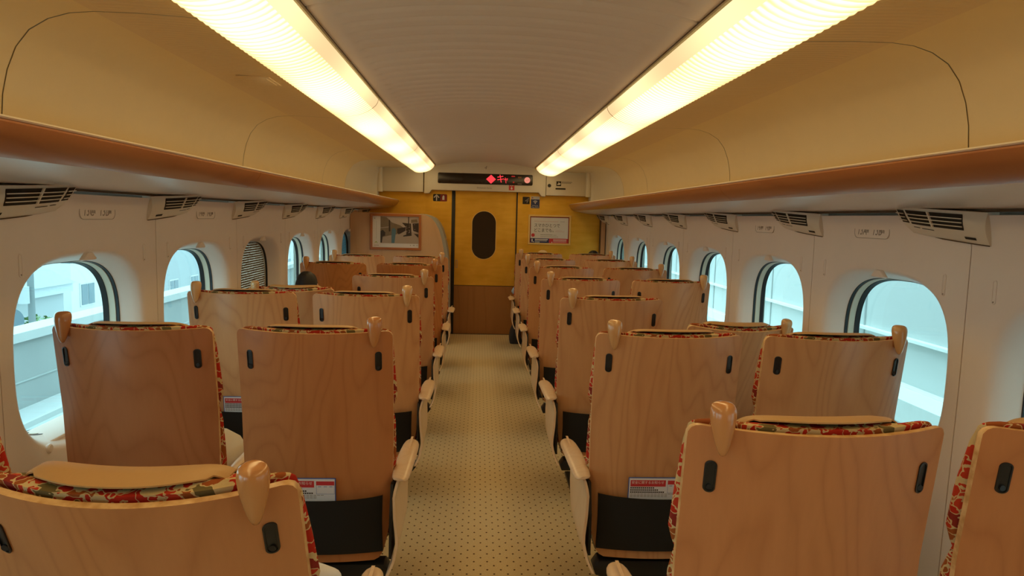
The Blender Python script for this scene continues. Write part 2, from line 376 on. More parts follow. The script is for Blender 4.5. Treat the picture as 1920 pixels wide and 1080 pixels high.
# ------------------------------------------------------------------ mesh helpers
class MB:
    def __init__(self):
        self.v = []; self.f = []; self.m = []
    def add(self, verts, faces, mi=0):
        o = len(self.v)
        self.v += [tuple(p) for p in verts]
        for f in faces:
            self.f.append([i + o for i in f]); self.m.append(mi)
        return self
    def box(self, x0, x1, y0, y1, z0, z1, mi=0):
        v = [(x0, y0, z0), (x1, y0, z0), (x1, y1, z0), (x0, y1, z0), (x0, y0, z1), (x1, y0, z1), (x1, y1, z1), (x0, y1, z1)]
        return self.add(v, [(0, 3, 2, 1), (4, 5, 6, 7), (0, 1, 5, 4), (1, 2, 6, 5), (2, 3, 7, 6), (3, 0, 4, 7)], mi)
    def loft(self, rings, close=True, cap0=True, cap1=True, mi=0):
        n = len(rings[0]); o = len(self.v)
        for r in rings:
            self.v += [tuple(p) for p in r]
        for i in range(len(rings) - 1):
            for j in range(n if close else n - 1):
                k = (j + 1) % n
                self.f.append([o + i * n + j, o + i * n + k, o + (i + 1) * n + k, o + (i + 1) * n + j]); self.m.append(mi)
        if close and cap0:
            self.f.append([o + j for j in range(n)][::-1]); self.m.append(mi)
        if close and cap1:
            self.f.append([o + (len(rings) - 1) * n + j for j in range(n)]); self.m.append(mi)
        return self
    def prism(self, pts, axis, a, b, mi=0):
        """extrude the 2-D outline pts from a to b along axis; pts are the other two coordinates in xyz order"""
        def mk(p, t):
            if axis == 'x': return (t, p[0], p[1])
            if axis == 'y': return (p[0], t, p[1])
            return (p[0], p[1], t)
        return self.loft([[mk(p, a) for p in pts], [mk(p, b) for p in pts]], mi=mi)
    def tube(self, pts, r, n=10, mi=0, caps=True):
        rings = []
        pts = [Vector(p) for p in pts]
        for i, p in enumerate(pts):
            d = (pts[min(i + 1, len(pts) - 1)] - pts[max(i - 1, 0)]).normalized()
            a = d.cross(Vector((0, 0, 1)))
            if a.length < 1e-3: a = d.cross(Vector((1, 0, 0)))
            a.normalize(); b = d.cross(a).normalized()
            rr = r[i] if isinstance(r, (list, tuple)) else r
            rings.append([p + a * (rr * math.cos(t)) + b * (rr * math.sin(t)) for t in [2 * PI * k / n for k in range(n)]])
        return self.loft(rings, cap0=caps, cap1=caps, mi=mi)
    def build(self, name, mats, parent=None, smooth=35, bevel=0.0, seg=2, recalc=True):
        me = bpy.data.meshes.new(name)
        me.from_pydata(self.v, [], self.f)
        for mm in (mats if isinstance(mats, (list, tuple)) else [mats]):
            me.materials.append(M[mm] if isinstance(mm, str) else mm)
        for p, i in zip(me.polygons, self.m):
            p.material_index = i
        me.update()
        if recalc:
            import bmesh
            bm = bmesh.new(); bm.from_mesh(me)
            bmesh.ops.recalc_face_normals(bm, faces=bm.faces)
            if bevel > 0:
                eds = [e for e in bm.edges if len(e.link_faces) == 2 and e.calc_face_angle(0) > 0.6]
                bmesh.ops.bevel(bm, geom=eds, offset=bevel, segments=seg, affect='EDGES', profile=0.5)
            bm.to_mesh(me); bm.free()
        if smooth:
            for p in me.polygons: p.use_smooth = True
            try: me.set_sharp_from_angle(angle=math.radians(smooth))
            except Exception: pass
        o = bpy.data.objects.new(name, me)
        COL.objects.link(o)
        if parent is not None: o.parent = parent
        return o

def tag(o, label=None, cat=None, group=None, kind=None):
    if label: o['label'] = label
    if cat: o['category'] = cat
    if group: o['group'] = group
    if kind: o['kind'] = kind
    return o

def empty(name, loc, rz=0.0, **kw):
    o = bpy.data.objects.new(name, None)
    o.empty_display_size = 0.1
    COL.objects.link(o); o.location = loc; o.rotation_euler = (0, 0, rz)
    return tag(o, **kw)

def rrect(w, h, r, n=6, cx=0.0, cy=0.0):
    pts = []
    for sx, sy, a0 in ((1, 1, 0), (-1, 1, PI / 2), (-1, -1, PI), (1, -1, 3 * PI / 2)):
        for k in range(n + 1):
            a = a0 + (PI / 2) * k / n
            pts.append((cx + sx * (w / 2 - r) + r * math.cos(a), cy + sy * (h / 2 - r) + r * math.sin(a)))
    return pts

def text_mesh(name, s, size, mat, parent, loc, rot=(PI / 2, 0, 0), align='LEFT', shear=0.0, xs=1.0, space=1.0, depth=0.0004, label=None):
    cu = bpy.data.curves.new(name, 'FONT')
    cu.body = s; cu.size = size; cu.align_x = align; cu.align_y = 'CENTER'; cu.shear = shear; cu.space_character = space
    cu.extrude = depth; cu.resolution_u = 3
    t = bpy.data.objects.new(name + '_tmp', cu); COL.objects.link(t)
    dg = bpy.context.evaluated_depsgraph_get()
    me = bpy.data.meshes.new_from_object(t.evaluated_get(dg), depsgraph=dg)
    bpy.data.objects.remove(t); bpy.data.curves.remove(cu)
    me.materials.clear(); me.materials.append(M[mat])
    for p in me.polygons: p.material_index = 0
    o = bpy.data.objects.new(name, me); COL.objects.link(o)
    o.location = loc; o.rotation_euler = rot; o.scale = (xs, 1, 1)
    if parent is not None: o.parent = parent
    return o

def copy_tree(o, parent=None):
    c = o.copy(); COL.objects.link(c)
    if parent is not None: c.parent = parent
    for ch in KIDS.get(o.name, []):
        d = copy_tree(ch, c)
        KIDS.setdefault(c.name, []).append(d)
    return c
KIDS = {}
def reg(o):
    """remember the children of a finished thing so that copy_tree need not search"""
    for ch in bpy.data.objects:
        if ch.parent is not None:
            KIDS.setdefault(ch.parent.name, [])
            if ch not in KIDS[ch.parent.name]: KIDS[ch.parent.name].append(ch)

# ------------------------------------------------------------------ the car body
def wx(z):
    """inner face of the side wall at height z"""
    if z > 1.40: return 1.515 - (z - 1.40) ** 2 * 1.2
    return 1.515 - max(0, (0.95 - z)) * 0.018

def supell(hw, hh, n, k=96, p=3.1):
    out = []
    for i in range(k):
        a = 2 * PI * i / k
        c, s = math.cos(a), math.sin(a)
        out.append((math.copysign(abs(c) ** (2 / p), c) * hw, math.copysign(abs(s) ** (2 / p), s) * hh))
    return out

WIN_C = 2.63; WZ = 0.965
NSEG = 96
def ring_at(side, yc, hw, hh, depth):
    return [(side * (wx(WZ + b) + depth), yc + a, WZ + b) for a, b in supell(hw, hh, NSEG)]

def bay(mb, side, ya, yb, yc):
    z0, z1 = 0.0, 1.520
    y0, y1 = ya + 0.0022, yb - 0.0022
    base = supell(0.44, 0.352, NSEG)
    rect = []
    for a, b in base:
        t = min(((y1 - yc) / a if a > 1e-9 else 1e9), ((y0 - yc) / a if a < -1e-9 else 1e9),
                ((z1 - WZ) / b if b > 1e-9 else 1e9), ((z0 - WZ) / b if b < -1e-9 else 1e9))
        rect.append([a * t, b * t])
    for cy_, cz_ in ((y1, z1), (y0, z1), (y0, z0), (y1, z0)):
        k = min(range(NSEG), key=lambda i: (rect[i][0] - (cy_ - yc)) ** 2 + (rect[i][1] - (cz_ - WZ)) ** 2)
        rect[k] = [cy_ - yc, cz_ - WZ]
    rings = []
    for t in (0, 0.12, 0.3, 0.5, 0.7, 0.88, 1.0):
        rings.append([(side * wx(WZ + r[1] * (1 - t) + b[1] * t), yc + r[0] * (1 - t) + b[0] * t, WZ + r[1] * (1 - t) + b[1] * t) for r, b in zip(rect, base)])
    for hw, hh, d in ((0.432, 0.346, 0.0012), (0.422, 0.339, 0.006), (0.412, 0.331, 0.016), (0.400, 0.321, 0.040), (0.382, 0.305, 0.085)):
        rings.append(ring_at(side, yc, hw, hh, d))
    mb.loft(rings, cap0=False, cap1=False)
    # returned edges along the seams so the panel has thickness
    for yy in (y0, y1):
        zs = [z0 + (z1 - z0) * k / 14 for k in range(15)]
        mb.loft([[(side * wx(z), yy, z), (side * (wx(z) + 0.02), yy, z)] for z in zs], close=False)

def window(side, k, blind=None):
    yc = WIN_C + PITCH * k
    idx = WCOUNT[0]; WCOUNT[0] += 1
    view = 'house view side' if side < 0 else 'concrete barrier side'
    root = empty('window_%d' % idx, (0, 0, 0), kind='structure', cat='window',
                 label='rounded train window on the %s, number %d counted from the camera end' % (view, k + 3))
    mb = MB(); mb.loft([ring_at(side, yc, 0.382, 0.305, 0.0845), ring_at(side, yc, 0.378, 0.3035, 0.0855), ring_at(side, yc, 0.3775, 0.303, 0.098)], cap0=False, cap1=False)
    mb.build('outer_seal', 'rubber', root)
    mb = MB(); mb.loft([ring_at(side, yc, 0.3775, 0.303, 0.098), ring_at(side, yc, 0.3745, 0.3015, 0.0985), ring_at(side, yc, 0.372, 0.300, 0.124)], cap0=False, cap1=False)
    mb.build('window_frame', 'track', root)
    mb = MB(); mb.loft([ring_at(side, yc, 0.372, 0.300, 0.124), ring_at(side, yc, 0.369, 0.2985, 0.125), ring_at(side, yc, 0.364, 0.295, 0.145)], cap0=False, cap1=False)
    mb.build('glazing_seal', 'rubber', root)
    mb = MB(); mb.loft([ring_at(side, yc, 0.367, 0.297, 0.1445), ring_at(side, yc, 0.367, 0.297, 0.1475)])
    mb.build('pane', 'glass', root)
    # sill board with its upturned lip
    mb = MB()
    pr = [(0.030, -0.313), (0.034, -0.305), (0.135, -0.284), (0.139, -0.288), (0.139, -0.295), (0.036, -0.321)]
    xs = [(wx(WZ - 0.30) + a, WZ + b) for a, b in pr]
    rings = []
    for t, sh in ((-0.25, 0.004), (-0.23, 0), (0.23, 0), (0.25, 0.004)):
        rings.append([(side * x, yc + t, z - sh) for x, z in xs])
    mb.loft(rings); mb.build('window_sill', 'wall', root, bevel=0.002)
    # blind pull tab at the head of the window
    mb = MB()
    out = [(-0.055, 0.0), (-0.02, 0.035), (0.02, 0.037), (0.055, 0.0), (0.04, -0.006), (-0.04, -0.006)]
    mb.loft([[(side * (wx(1.27) + 0.004), yc + a, WZ + 0.316 + b * 0.75) for a, b in out],
             [(side * (wx(1.27) - 0.010), yc + a * 0.8, WZ + 0.318 + b * 0.65) for a, b in out]])
    mb.build('blind_pull', 'wall', root, bevel=0.002)
    if blind:
        mb = MB()
        rr = supell(0.3735, 0.3005, NSEG)
        mb.loft([[(side * (wx(WZ + b) + 0.104), yc + a, WZ + b) for a, b in rr], [(side * (wx(WZ + b) + 0.1055), yc + a, WZ + b) for a, b in rr]])
        mb.build('roller_blind', blind, root)
    return root
WCOUNT = [1]

def setting():
    # floor
    mb = MB(); mb.box(-1.70, 1.70, YBACK - 0.1, YEND + 0.2, -0.05, 0.0)
    tag(mb.build('floor', 'carpet', smooth=0), kind='structure', label='beige aisle carpet dotted with small dark diamonds', cat='floor')
    # side walls, one shell per side, panel by panel
    for side, nm in ((-1, 'wall_left'), (1, 'wall_right')):
        mb = MB()
        y = SEAM0 - 4 * PITCH; k = -4
        while y < YEND + 0.01:
            yb = y + PITCH
            yc = WIN_C + PITCH * k
            if yb > YEND - 0.2:          # last plain panel up to the end wall
                yb = YEND + 0.02
                zs = [1.52 * j / 14 for j in range(15)]
                mb.loft([[(side * wx(z), y + 0.002, z), (side * wx(z), yb, z)] for z in zs], close=False)
                break
            bay(mb, side, y, yb, yc)
            y = yb; k += 1
        w = mb.build(nm, 'wall', smooth=40, recalc=False)
        tag(w, kind='structure', cat='wall', label='cream moulded side wall with %s windows' % ('house view' if side < 0 else 'concrete barrier view'))
        # dark joints behind the seams
        mb = MB()
        for j in range(-4, 7):
            yy = SEAM0 + PITCH * j
            if yy > YEND: continue
            mb.box(side * 1.535 - 0.003, side * 1.535 + 0.003, yy - 0.02, yy + 0.02, 0.0, 1.52)
        mb.box(min(side * 1.49, side * 1.56), max(side * 1.49, side * 1.56), YBACK, YEND, 1.530, 1.538)
        mb.build('wall_joint', 'seam', w, smooth=0)
        # outer body skin around the windows so daylight enters only through them
        mb = MB()
        for (za, zb) in ((-0.05, 0.600), (1.330, 2.35)):
            mb.box(min(side * 1.668, side * 1.71), max(side * 1.668, side * 1.71), YBACK - 0.1, YEND + 0.2, za, zb)
        for j in range(-5, 8):
            ya = WIN_C + PITCH * j + 0.470; yb = WIN_C + PITCH * (j + 1) - 0.470
            ya = max(ya, YBACK - 0.1); yb = min(yb, YEND + 0.2)
            if yb > ya: mb.box(min(side * 1.668, side * 1.71), max(side * 1.668, side * 1.71), ya, yb, 0.600, 1.330)
        mb.build('wall_outer_skin', 'grey_trim', w, smooth=0)
        for k in range(-3, 6):
            b = None
            if side < 0 and k == 2: b = 'blind'
            if side < 0 and k == 5: b = 'blind_grey'
            window(side, k, b)
    # centre ceiling with cross grooves
    def zc(x):
        return 2.137 - 0.135 * (x / 0.60) ** 2 * 0.36 - 0.012 * (abs(x) / 0.6) ** 4
    xs = [-0.597, -0.58, -0.56, -0.545, -0.53, -0.52, -0.505, -0.49, -0.46] + [-0.40 + 0.1 * i for i in range(9)] + [0.46, 0.49, 0.505, 0.52, 0.53, 0.545, 0.56, 0.58, 0.597]
    mb = MB(); rings = []
    y = YBACK
    seams = [SEAM0 - 2 * PITCH, SEAM0, SEAM0 + 2 * PITCH, SEAM0 + 4 * PITCH]
    step = 0.0115
    while y < YEND:
        ph = ((y - 0.02) / 0.115) % 1.0
        row = []
        g = max(0.0, 1 - abs(ph - 0.5) / 0.24)
        g = g * g * (3 - 2 * g)
        seam = min(abs(y - s) for s in seams) < step * 0.5
        for x in xs:
            t = min(1.0, max(0.0, (0.535 - abs(x)) / 0.045))
            t = t * t * (3 - 2 * t)
            d = 0.011 * g * t if y < SEAM0 + 2 * PITCH - 0.08 else 0.0
            row.append((x, y, zc(x) + d + (0.012 if seam else 0.0)))
        rings.append(row); y += step
    rings.append([(x, YEND, zc(x)) for x in xs])
    mb.loft(rings, close=False)
    c = mb.build('ceiling', 'ceiling', smooth=0)
    for p in c.data.polygons: p.use_smooth = True
    tag(c, kind='structure', cat='ceiling', label='warm grey arched centre ceiling with rows of shallow cross grooves')
    mb = MB(); mb.box(-1.70, 1.70, YBACK - 0.1, YEND + 0.2, 2.30, 2.34)
    mb.build('ceiling_roof_skin', 'grey_trim', c, smooth=0)
    # side ceilings and coves
    prof = [(0.845, 2.030), (0.95, 2.038), (1.08, 2.043), (1.20, 2.043), (1.27, 2.036), (1.33, 2.018), (1.385, 1.985), (1.425, 1.935),
            (1.452, 1.87), (1.468, 1.80), (1.474, 1.73), (1.474, 1.645)]
    for side, nm in ((-1, 'ceiling_left'), (1, 'ceiling_right')):
        mb = MB()
        cuts = [YBACK, SEAM0 - 2 * PITCH, SEAM0, SEAM0 + 2 * PITCH, SEAM0 + 4 * PITCH, SEAM0 + 5 * PITCH]
        for a, b in zip(cuts[:-1], cuts[1:]):
            for i in range(len(prof) - 1):
                (xa, za), (xb, zb) = prof[i], prof[i + 1]
                mi = 0 if i < 3 else 1
                mb.add([(side * xa, a + 0.003, za), (side * xb, a + 0.003, zb), (side * xb, b - 0.003, zb), (side * xa, b - 0.003, za)], [(0, 1, 2, 3)], mi)
        # the last piece sweeps in to close the rack against the header
        ya = cuts[-1] + 0.003
        last = []
        for j in range(9):
            t = j / 8.0
            yy = ya + (8.40 - ya) * math.sin(t * PI / 2)
            sh = (1 - math.cos(t * PI / 2))
            row = []
            for (x, z) in prof:
                xx = x - max(0.0, x - 1.275) * sh * 0.93
                row.append((side * xx, yy, z + (0.0 if x < 1.3 else (1.70 - z) * 0.25 * sh)))
            last.append(row)
        mb.loft(last, close=False, mi=2)
        c2 = mb.build(nm, ['side_ceiling', 'cove', 'header'], smooth=40, recalc=False)
        import bmesh
        bm = bmesh.new(); bm.from_mesh(c2.data); bmesh.ops.remove_doubles(bm, verts=bm.verts, dist=0.0005); bm.to_mesh(c2.data); bm.free()
        tag(c2, kind='structure', cat='ceiling', label='ochre cream curved cove above the %s luggage rack' % ('house view' if side < 0 else 'barrier view'))
        mb = MB()
        for yy in cuts[1:]:
            rows = [[(side * (x + (0.004 if i > 4 else 0)), yy - 0.007, z + (0.004 if i <= 6 else 0)), (side * (x + (0.004 if i > 4 else 0)), yy + 0.007, z + (0.004 if i <= 6 else 0))] for i, (x, z) in enumerate(prof)]
            mb.loft(rows, close=False)
        mb.build('ceiling_seam', 'cove_seam', c2, smooth=0)
    # faint hatch in one side ceiling
    h = MB(); h.prism([(-1.10, 3.02), (-0.96, 3.02), (-0.96, 3.20), (-1.10, 3.20)], 'z', 2.0355, 2.0415)
    h.box(-1.085, -0.975, 3.035, 3.185, 2.033, 2.0365)
    tag(h.build('access_hatch', 'side_ceiling', bevel=0.0015), cat='hatch', label='small flat rectangular hatch plate in the side ceiling beside the lamp strip')

# ------------------------------------------------------------------ ceiling lamps
def lamps():
    prof = [(0.597, 2.066), (0.600, 2.052), (0.611, 2.035), (0.628, 2.020), (0.648, 2.007), (0.675, 1.994), (0.706, 1.984), (0.738, 1.977), (0.770, 1.974), (0.800, 1.975), (0.824, 1.982), (0.838, 1.996), (0.846, 2.020)]
    cuts = [-0.93, 1.37, 3.67, 5.97, 8.27]
    for side in (-1, 1):
        for n, (a, b) in enumerate(zip(cuts[:-1], cuts[1:])):
            where = ['nearest the camera, mostly out of the frame', 'in the middle of the car, its ribs widest', 'past the first joint', 'shortest looking, at the header with the display'][n]
            t = empty('ceiling_light', (0, 0, 0), cat='ceiling light', group='warm lamp strips along the ceiling',
                      label='ribbed lamp strip, %s side, %s' % ('house' if side < 0 else 'barrier', where))
            a2, b2 = a + 0.006, b - 0.006
            def taper(y, x, z):
                e = 0.0
                if n == 3 and y > b2 - 0.10:
                    e = (y - (b2 - 0.10)) / 0.10
                q = 1 - math.sqrt(max(0, 1 - e * e)) if e > 0 else 0
                return (side * (x + (0.72 - x) * 0.35 * q), y, z + (2.035 - z) * q if z < 2.035 else z)
            ys = []
            y = a2
            while y < b2: ys.append(y); y += 0.040 / 6
            ys.append(b2)
            # plain inner strip
            mb = MB(); mb.loft([[taper(yy, x, z) for x, z in prof[:4]] for yy in ([a2, b2] if n < 3 else [a2, b2 - .1, b2 - .07, b2 - .04, b2 - .02, b2])], close=False)
            mb.build('plain_strip', 'lens_strip', t, smooth=60)
            # ribbed cover
            mb = MB(); rows = []
            for yy in ys:
                r = 0.0020 * math.sin(2 * PI * yy / 0.040)
                rows.append([taper(yy, x, z + (r if 3 < i + 3 < 12 else 0)) for i, (x, z) in enumerate(prof[3:])])
            mb.loft(rows, close=False)
            mb.build('ribbed_cover', 'lens', t, smooth=80)
            # frame lip where the cover meets the ceiling and the joint collar
            mb = MB(); mb.box(min(side * 0.588, side * 0.5965), max(side * 0.588, side * 0.5965), a2, b2, 2.074, 2.082)
            mb.build('edge_trim', 'seam', t, smooth=0)
            if n < 3:
                mb = MB()
                mb.loft([[(side * x, b - 0.007, z + 0.001) for x, z in prof] + [(side * 0.72, b - 0.007, 2.06)],
                         [(side * x, b + 0.007, z + 0.001) for x, z in prof] + [(side * 0.72, b + 0.007, 2.06)]])
                mb.build('joint_collar', 'lamp_joint', t, smooth=30)

# ------------------------------------------------------------------ luggage racks
def racks():
    fas = [(1.085, 1.654), (1.060, 1.654), (1.053, 1.648), (1.057, 1.636), (1.068, 1.618), (1.086, 1.602), (1.105, 1.588), (1.122, 1.580)]
    und = [(1.122, 1.580), (1.18, 1.566), (1.26, 1.552), (1.36, 1.543), (1.45, 1.540), (1.500, 1.539)]
    for side in (-1, 1):
        nm = 'house view' if side < 0 else 'barrier view'
        root = empty('luggage_rack', (0, 0, 0), cat='luggage rack', label='overhead luggage rack with brown wooden nose above the %s windows' % nm)
        cutw = [YBACK, 1.10, 3.195, 5.28, 7.36, YEND - 0.002]
        for a, b in zip(cutw[:-1], cutw[1:]):
            mb = MB()
            o = [(side * x, z) for x, z in fas] + [(side * 1.13, 1.60), (side * 1.13, 1.645)]
            mb.prism(o, 'y', a + 0.0015, b - 0.0015)
            mb.build('wood_fascia', 'rack_wood', root, smooth=50)
        yy = [YBACK] + [2.155 + PITCH * k for k in range(-3, 7)] + [YEND - 0.002]
        yy = sorted(y for y in yy if YBACK <= y <= YEND)
        for a, b in zip(yy[:-1], yy[1:]):
            mb = MB()
            rows = [[(side * x, a + 0.0012, z), (side * x, b - 0.0012, z)] for x, z in und]
            mb.loft(rows, close=False)
            mb.loft([[(side * x, a + 0.0012, z + 0.006), (side * x, b - 0.0012, z + 0.006)] for x, z in und], close=False)
            mb.build('underside_panel', 'under', root, smooth=40)
        mb = MB(); mb.box(min(side * 1.14, side * 1.50), max(side * 1.14, side * 1.50), YBACK, YEND, 1.600, 1.612)
        mb.build('inner_tray', 'seam', root, smooth=0)
        mb = MB(); mb.box(min(side * 1.08, side * 1.475), max(side * 1.08, side * 1.475), YBACK, YEND - 0.002, 1.641, 1.654)
        mb.build('shelf', 'cove', root, smooth=0)
        mb = MB(); mb.prism([(side * 1.064, 1.6560), (side * 1.061, 1.6595), (side * 1.064, 1.6635), (side * 1.078, 1.6640), (side * 1.082, 1.6560)], 'y', YBACK, YEND - 0.002)
        mb.build('cream_rail', 'vent', root, smooth=40)

# ------------------------------------------------------------------ air vents, hooks, plates on the walls
ORD = ['first', 'second', 'third', 'fourth', 'fifth', 'sixth', 'seventh', 'eighth']
def vent_proto(side):
    """origin at the seam, on the wall line at z=0 (car height 1.475)"""
    t = empty('air_vent', (0, 0, 0))
    def S(u, v, d=0.0):
        """u along the car, v 0 top .. 1 bottom, d outwards; the face bows out from the wall"""
        y = -0.085 + u * 0.330
        bow = 0.004 + 0.098 * math.sin(min(1.0, u * 1.06) * PI * 0.62)
        xt = 1.497 - bow
        xb = 1.512 - bow * 0.55 * (1 - 0.35 * u)
        zt = 0.053 + 0.022 * u
        zb = -0.050 + 0.034 * u
        cv = math.sin(v * PI) * 0.012
        x = xt + (xb - xt) * v - cv - d
        return (side * x, y, zt + (zb - zt) * v)
    mb = MB()
    nu, nv = 60, 10
    front = [[S(i / nu, j / nv) for j in range(nv + 1)] for i in range(nu + 1)]
    rings = []
    for row in front:
        y = row[0][1]
        rings.append(row + [(side * 1.53, y, row[-1][2] - 0.004), (side * 1.53, y, row[0][2] + 0.004)])
    mb.loft(rings)
    mb.build('vent_body', 'vent', t, smooth=50)
    # the dark opening
    def patch(u0, u1, v0, v1, d, mat, name, n=36, thick=0.002):
        mb = MB()
        a = [S(u0 + (u1 - u0) * i / n, v0, d) for i in range(n + 1)]
        b = [S(u0 + (u1 - u0) * i / n, v1, d) for i in range(n + 1)]
        a2 = [S(u0 + (u1 - u0) * i / n, v0, d + thick) for i in range(n + 1)]
        b2 = [S(u0 + (u1 - u0) * i / n, v1, d + thick) for i in range(n + 1)]
        mb.loft([[a[i], b[i], b2[i], a2[i]] for i in range(n + 1)])
        return mb
    op = patch(0.18, 0.80, 0.10, 0.60, 0.0014, None, None)
    op2 = patch(0.845, 0.975, 0.12, 0.58, 0.0014, None, None, n=8)
    op.add(op2.v, op2.f)
    op.build('vent_opening', 'vent_dark', t, smooth=0)
    for v in (0.225, 0.35, 0.475):
        patch(0.18, 0.80, v, v + 0.032, 0.0040, None, None, thick=0.004).build('louvre', 'vent', t, smooth=0)
        patch(0.845, 0.99, v, v + 0.032, 0.0040, None, None, n=8, thick=0.004).build('louvre', 'vent', t, smooth=0)
    patch(0.475, 0.492, 0.10, 0.60, 0.0044, None, None, n=2, thick=0.005).build('centre_bar', 'vent', t, smooth=0)
    patch(0.10, 0.20, 0.80, 0.875, 0.0006, None, None, n=4).build('light_slot', 'vent_dark', t, smooth=0)
    patch(0.52, 0.68, 0.715, 0.735, 0.0006, None, None, n=4).build('thin_slot', 'vent_dark', t, smooth=0)
    patch(0.72, 0.82, 0.705, 0.725, 0.0006, None, None, n=4).build('thin_slot', 'vent_dark', t, smooth=0)
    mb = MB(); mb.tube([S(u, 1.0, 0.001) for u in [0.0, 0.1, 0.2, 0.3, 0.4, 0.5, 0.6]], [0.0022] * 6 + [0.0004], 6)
    mb.build('lip_shadow_line', 'seam', t)  # dark tube drawn as the shadow line along the vent's bottom lip
    return t

def wall_fittings():
    for side in (-1, 1):
        nm = 'house view' if side < 0 else 'barrier view'
        proto = vent_proto(side); reg(proto)
        for k in range(-1, 7):
            o = proto if k == -1 else copy_tree(proto)
            o.location = (0, SEAM0 + PITCH * k, 1.475)
            if k == -1: wh = 'behind the camera row'
            elif k == 6: wh = 'last one, at the end wall'
            else: wh = '%s visible one from the camera' % ORD[k]
            tag(o, cat='air vent', group='louvred air vents under the luggage racks', label='cream louvred air vent on the %s wall, %s' % (nm, wh))
        # fold-out coat hooks, one each side of every seam
        pts = rrect(0.017, 0.075, 0.0084, 5)
        me0 = None
        for k in range(0, 6):
            for dy, wd in ((-0.115, 'near'), (0.115, 'far')):
                yy = SEAM0 + PITCH * k + dy
                zz = 1.285
                if me0 is None:
                    mb = MB()
                    inner = rrect(0.012, 0.070, 0.0059, 5)
                    mb.loft([[(0, a, b) for a, b in pts], [(-side * 0.0022, a, b) for a, b in pts], [(-side * 0.0022, a, b) for a, b in inner], [(0.0, a, b) for a, b in inner]], cap0=False, cap1=False)
                    mb.loft([[(-side * 0.0004, a, b) for a, b in inner], [(-side * 0.0018, a * .8, b * .95) for a, b in inner]])
                    hk = mb.build('coat_hook', 'wall', smooth=40)
                    d = MB(); d.tube([(-side * 0.0028, 0, -0.030), (-side * 0.0012, 0, -0.030)], 0.0026, 8)
                    pin = d.build('hook_pin', 'engrave', hk)
                    me0 = (hk, pin); o = hk
                else:
                    o = me0[0].copy(); COL.objects.link(o)
                    q = me0[1].copy(); q.parent = o; COL.objects.link(q)
                o.location = (side * wx(zz), yy, zz)
                tag(o, cat='coat hook', group='slim coat hooks on the side walls', label='slim oval coat hook on the %s wall, %s side of the %s seam' % (nm, wd, ORD[k]))
        # seat number plates
        for k in range(0, 2):
            yc = SEAM0 + PITCH * k + 0.565
            zz = 1.458
            num = 13 + k
            root = empty('seat_number_plate', (side * wx(zz), yc, zz), cat='seat number plate',
                         label='engraved seat number plate %d%s on the %s wall under the rack' % (num, 'C D' if side < 0 else 'A B', nm))
            mb = MB()
            out = rrect(0.245, 0.056, 0.024, 6)
            mb.loft([[(0.002 * side, a, b) for a, b in out], [(-0.0012 * side, a, b) for a, b in out], [(-0.0012 * side, a * .985, b * .94) for a, b in out], [(-0.0006 * side, a * .98, b * .93) for a, b in out]])
            mb.build('plate', 'wall', root, smooth=40)
            mb = MB(); oo = rrect(0.247, 0.058, 0.025, 6); ii = rrect(0.243, 0.0545, 0.0235, 6)
            mb.loft([[(-0.0013 * side, a, b) for a, b in oo], [(-0.0018 * side, a, b) for a, b in oo], [(-0.0018 * side, a, b) for a, b in ii], [(-0.0013 * side, a, b) for a, b in ii]], cap0=False, cap1=False)
            mb.build('plate_outline', 'engrave', root, smooth=0)
            rot = (PI / 2, 0, PI / 2) if side < 0 else (PI / 2, 0, -PI / 2)
            if side < 0: parts = [(-0.100, '%dC' % num, 0.050), (-0.046, '通路', 0.018), (0.008, '%dD' % num, 0.050), (0.066, '窓側', 0.018)]
            else: parts = [(-0.105, '%dA' % num, 0.050), (-0.050, '窓側', 0.018), (0.004, '%dB' % num, 0.050), (0.060, '通路', 0.018)]
            for dy, s, sz in parts:
                u = dy if side < 0 else -dy
                text_mesh('plate_lettering', s, sz, 'engrave', root, (-0.0008 * side, u, 0), rot, shear=0.25 if sz > 0.02 else 0, xs=0.85)
    # round button below the first house-view window
    mb = MB(); mb.tube([(-1.513, 2.345, 0.655), (-1.506, 2.345, 0.655), (-1.502, 2.345, 0.655)], [0.016, 0.016, 0.012], 16)
    tag(mb.build('round_wall_button', 'wall'), cat='button', label='small round cream button on the wall below the first house view window')

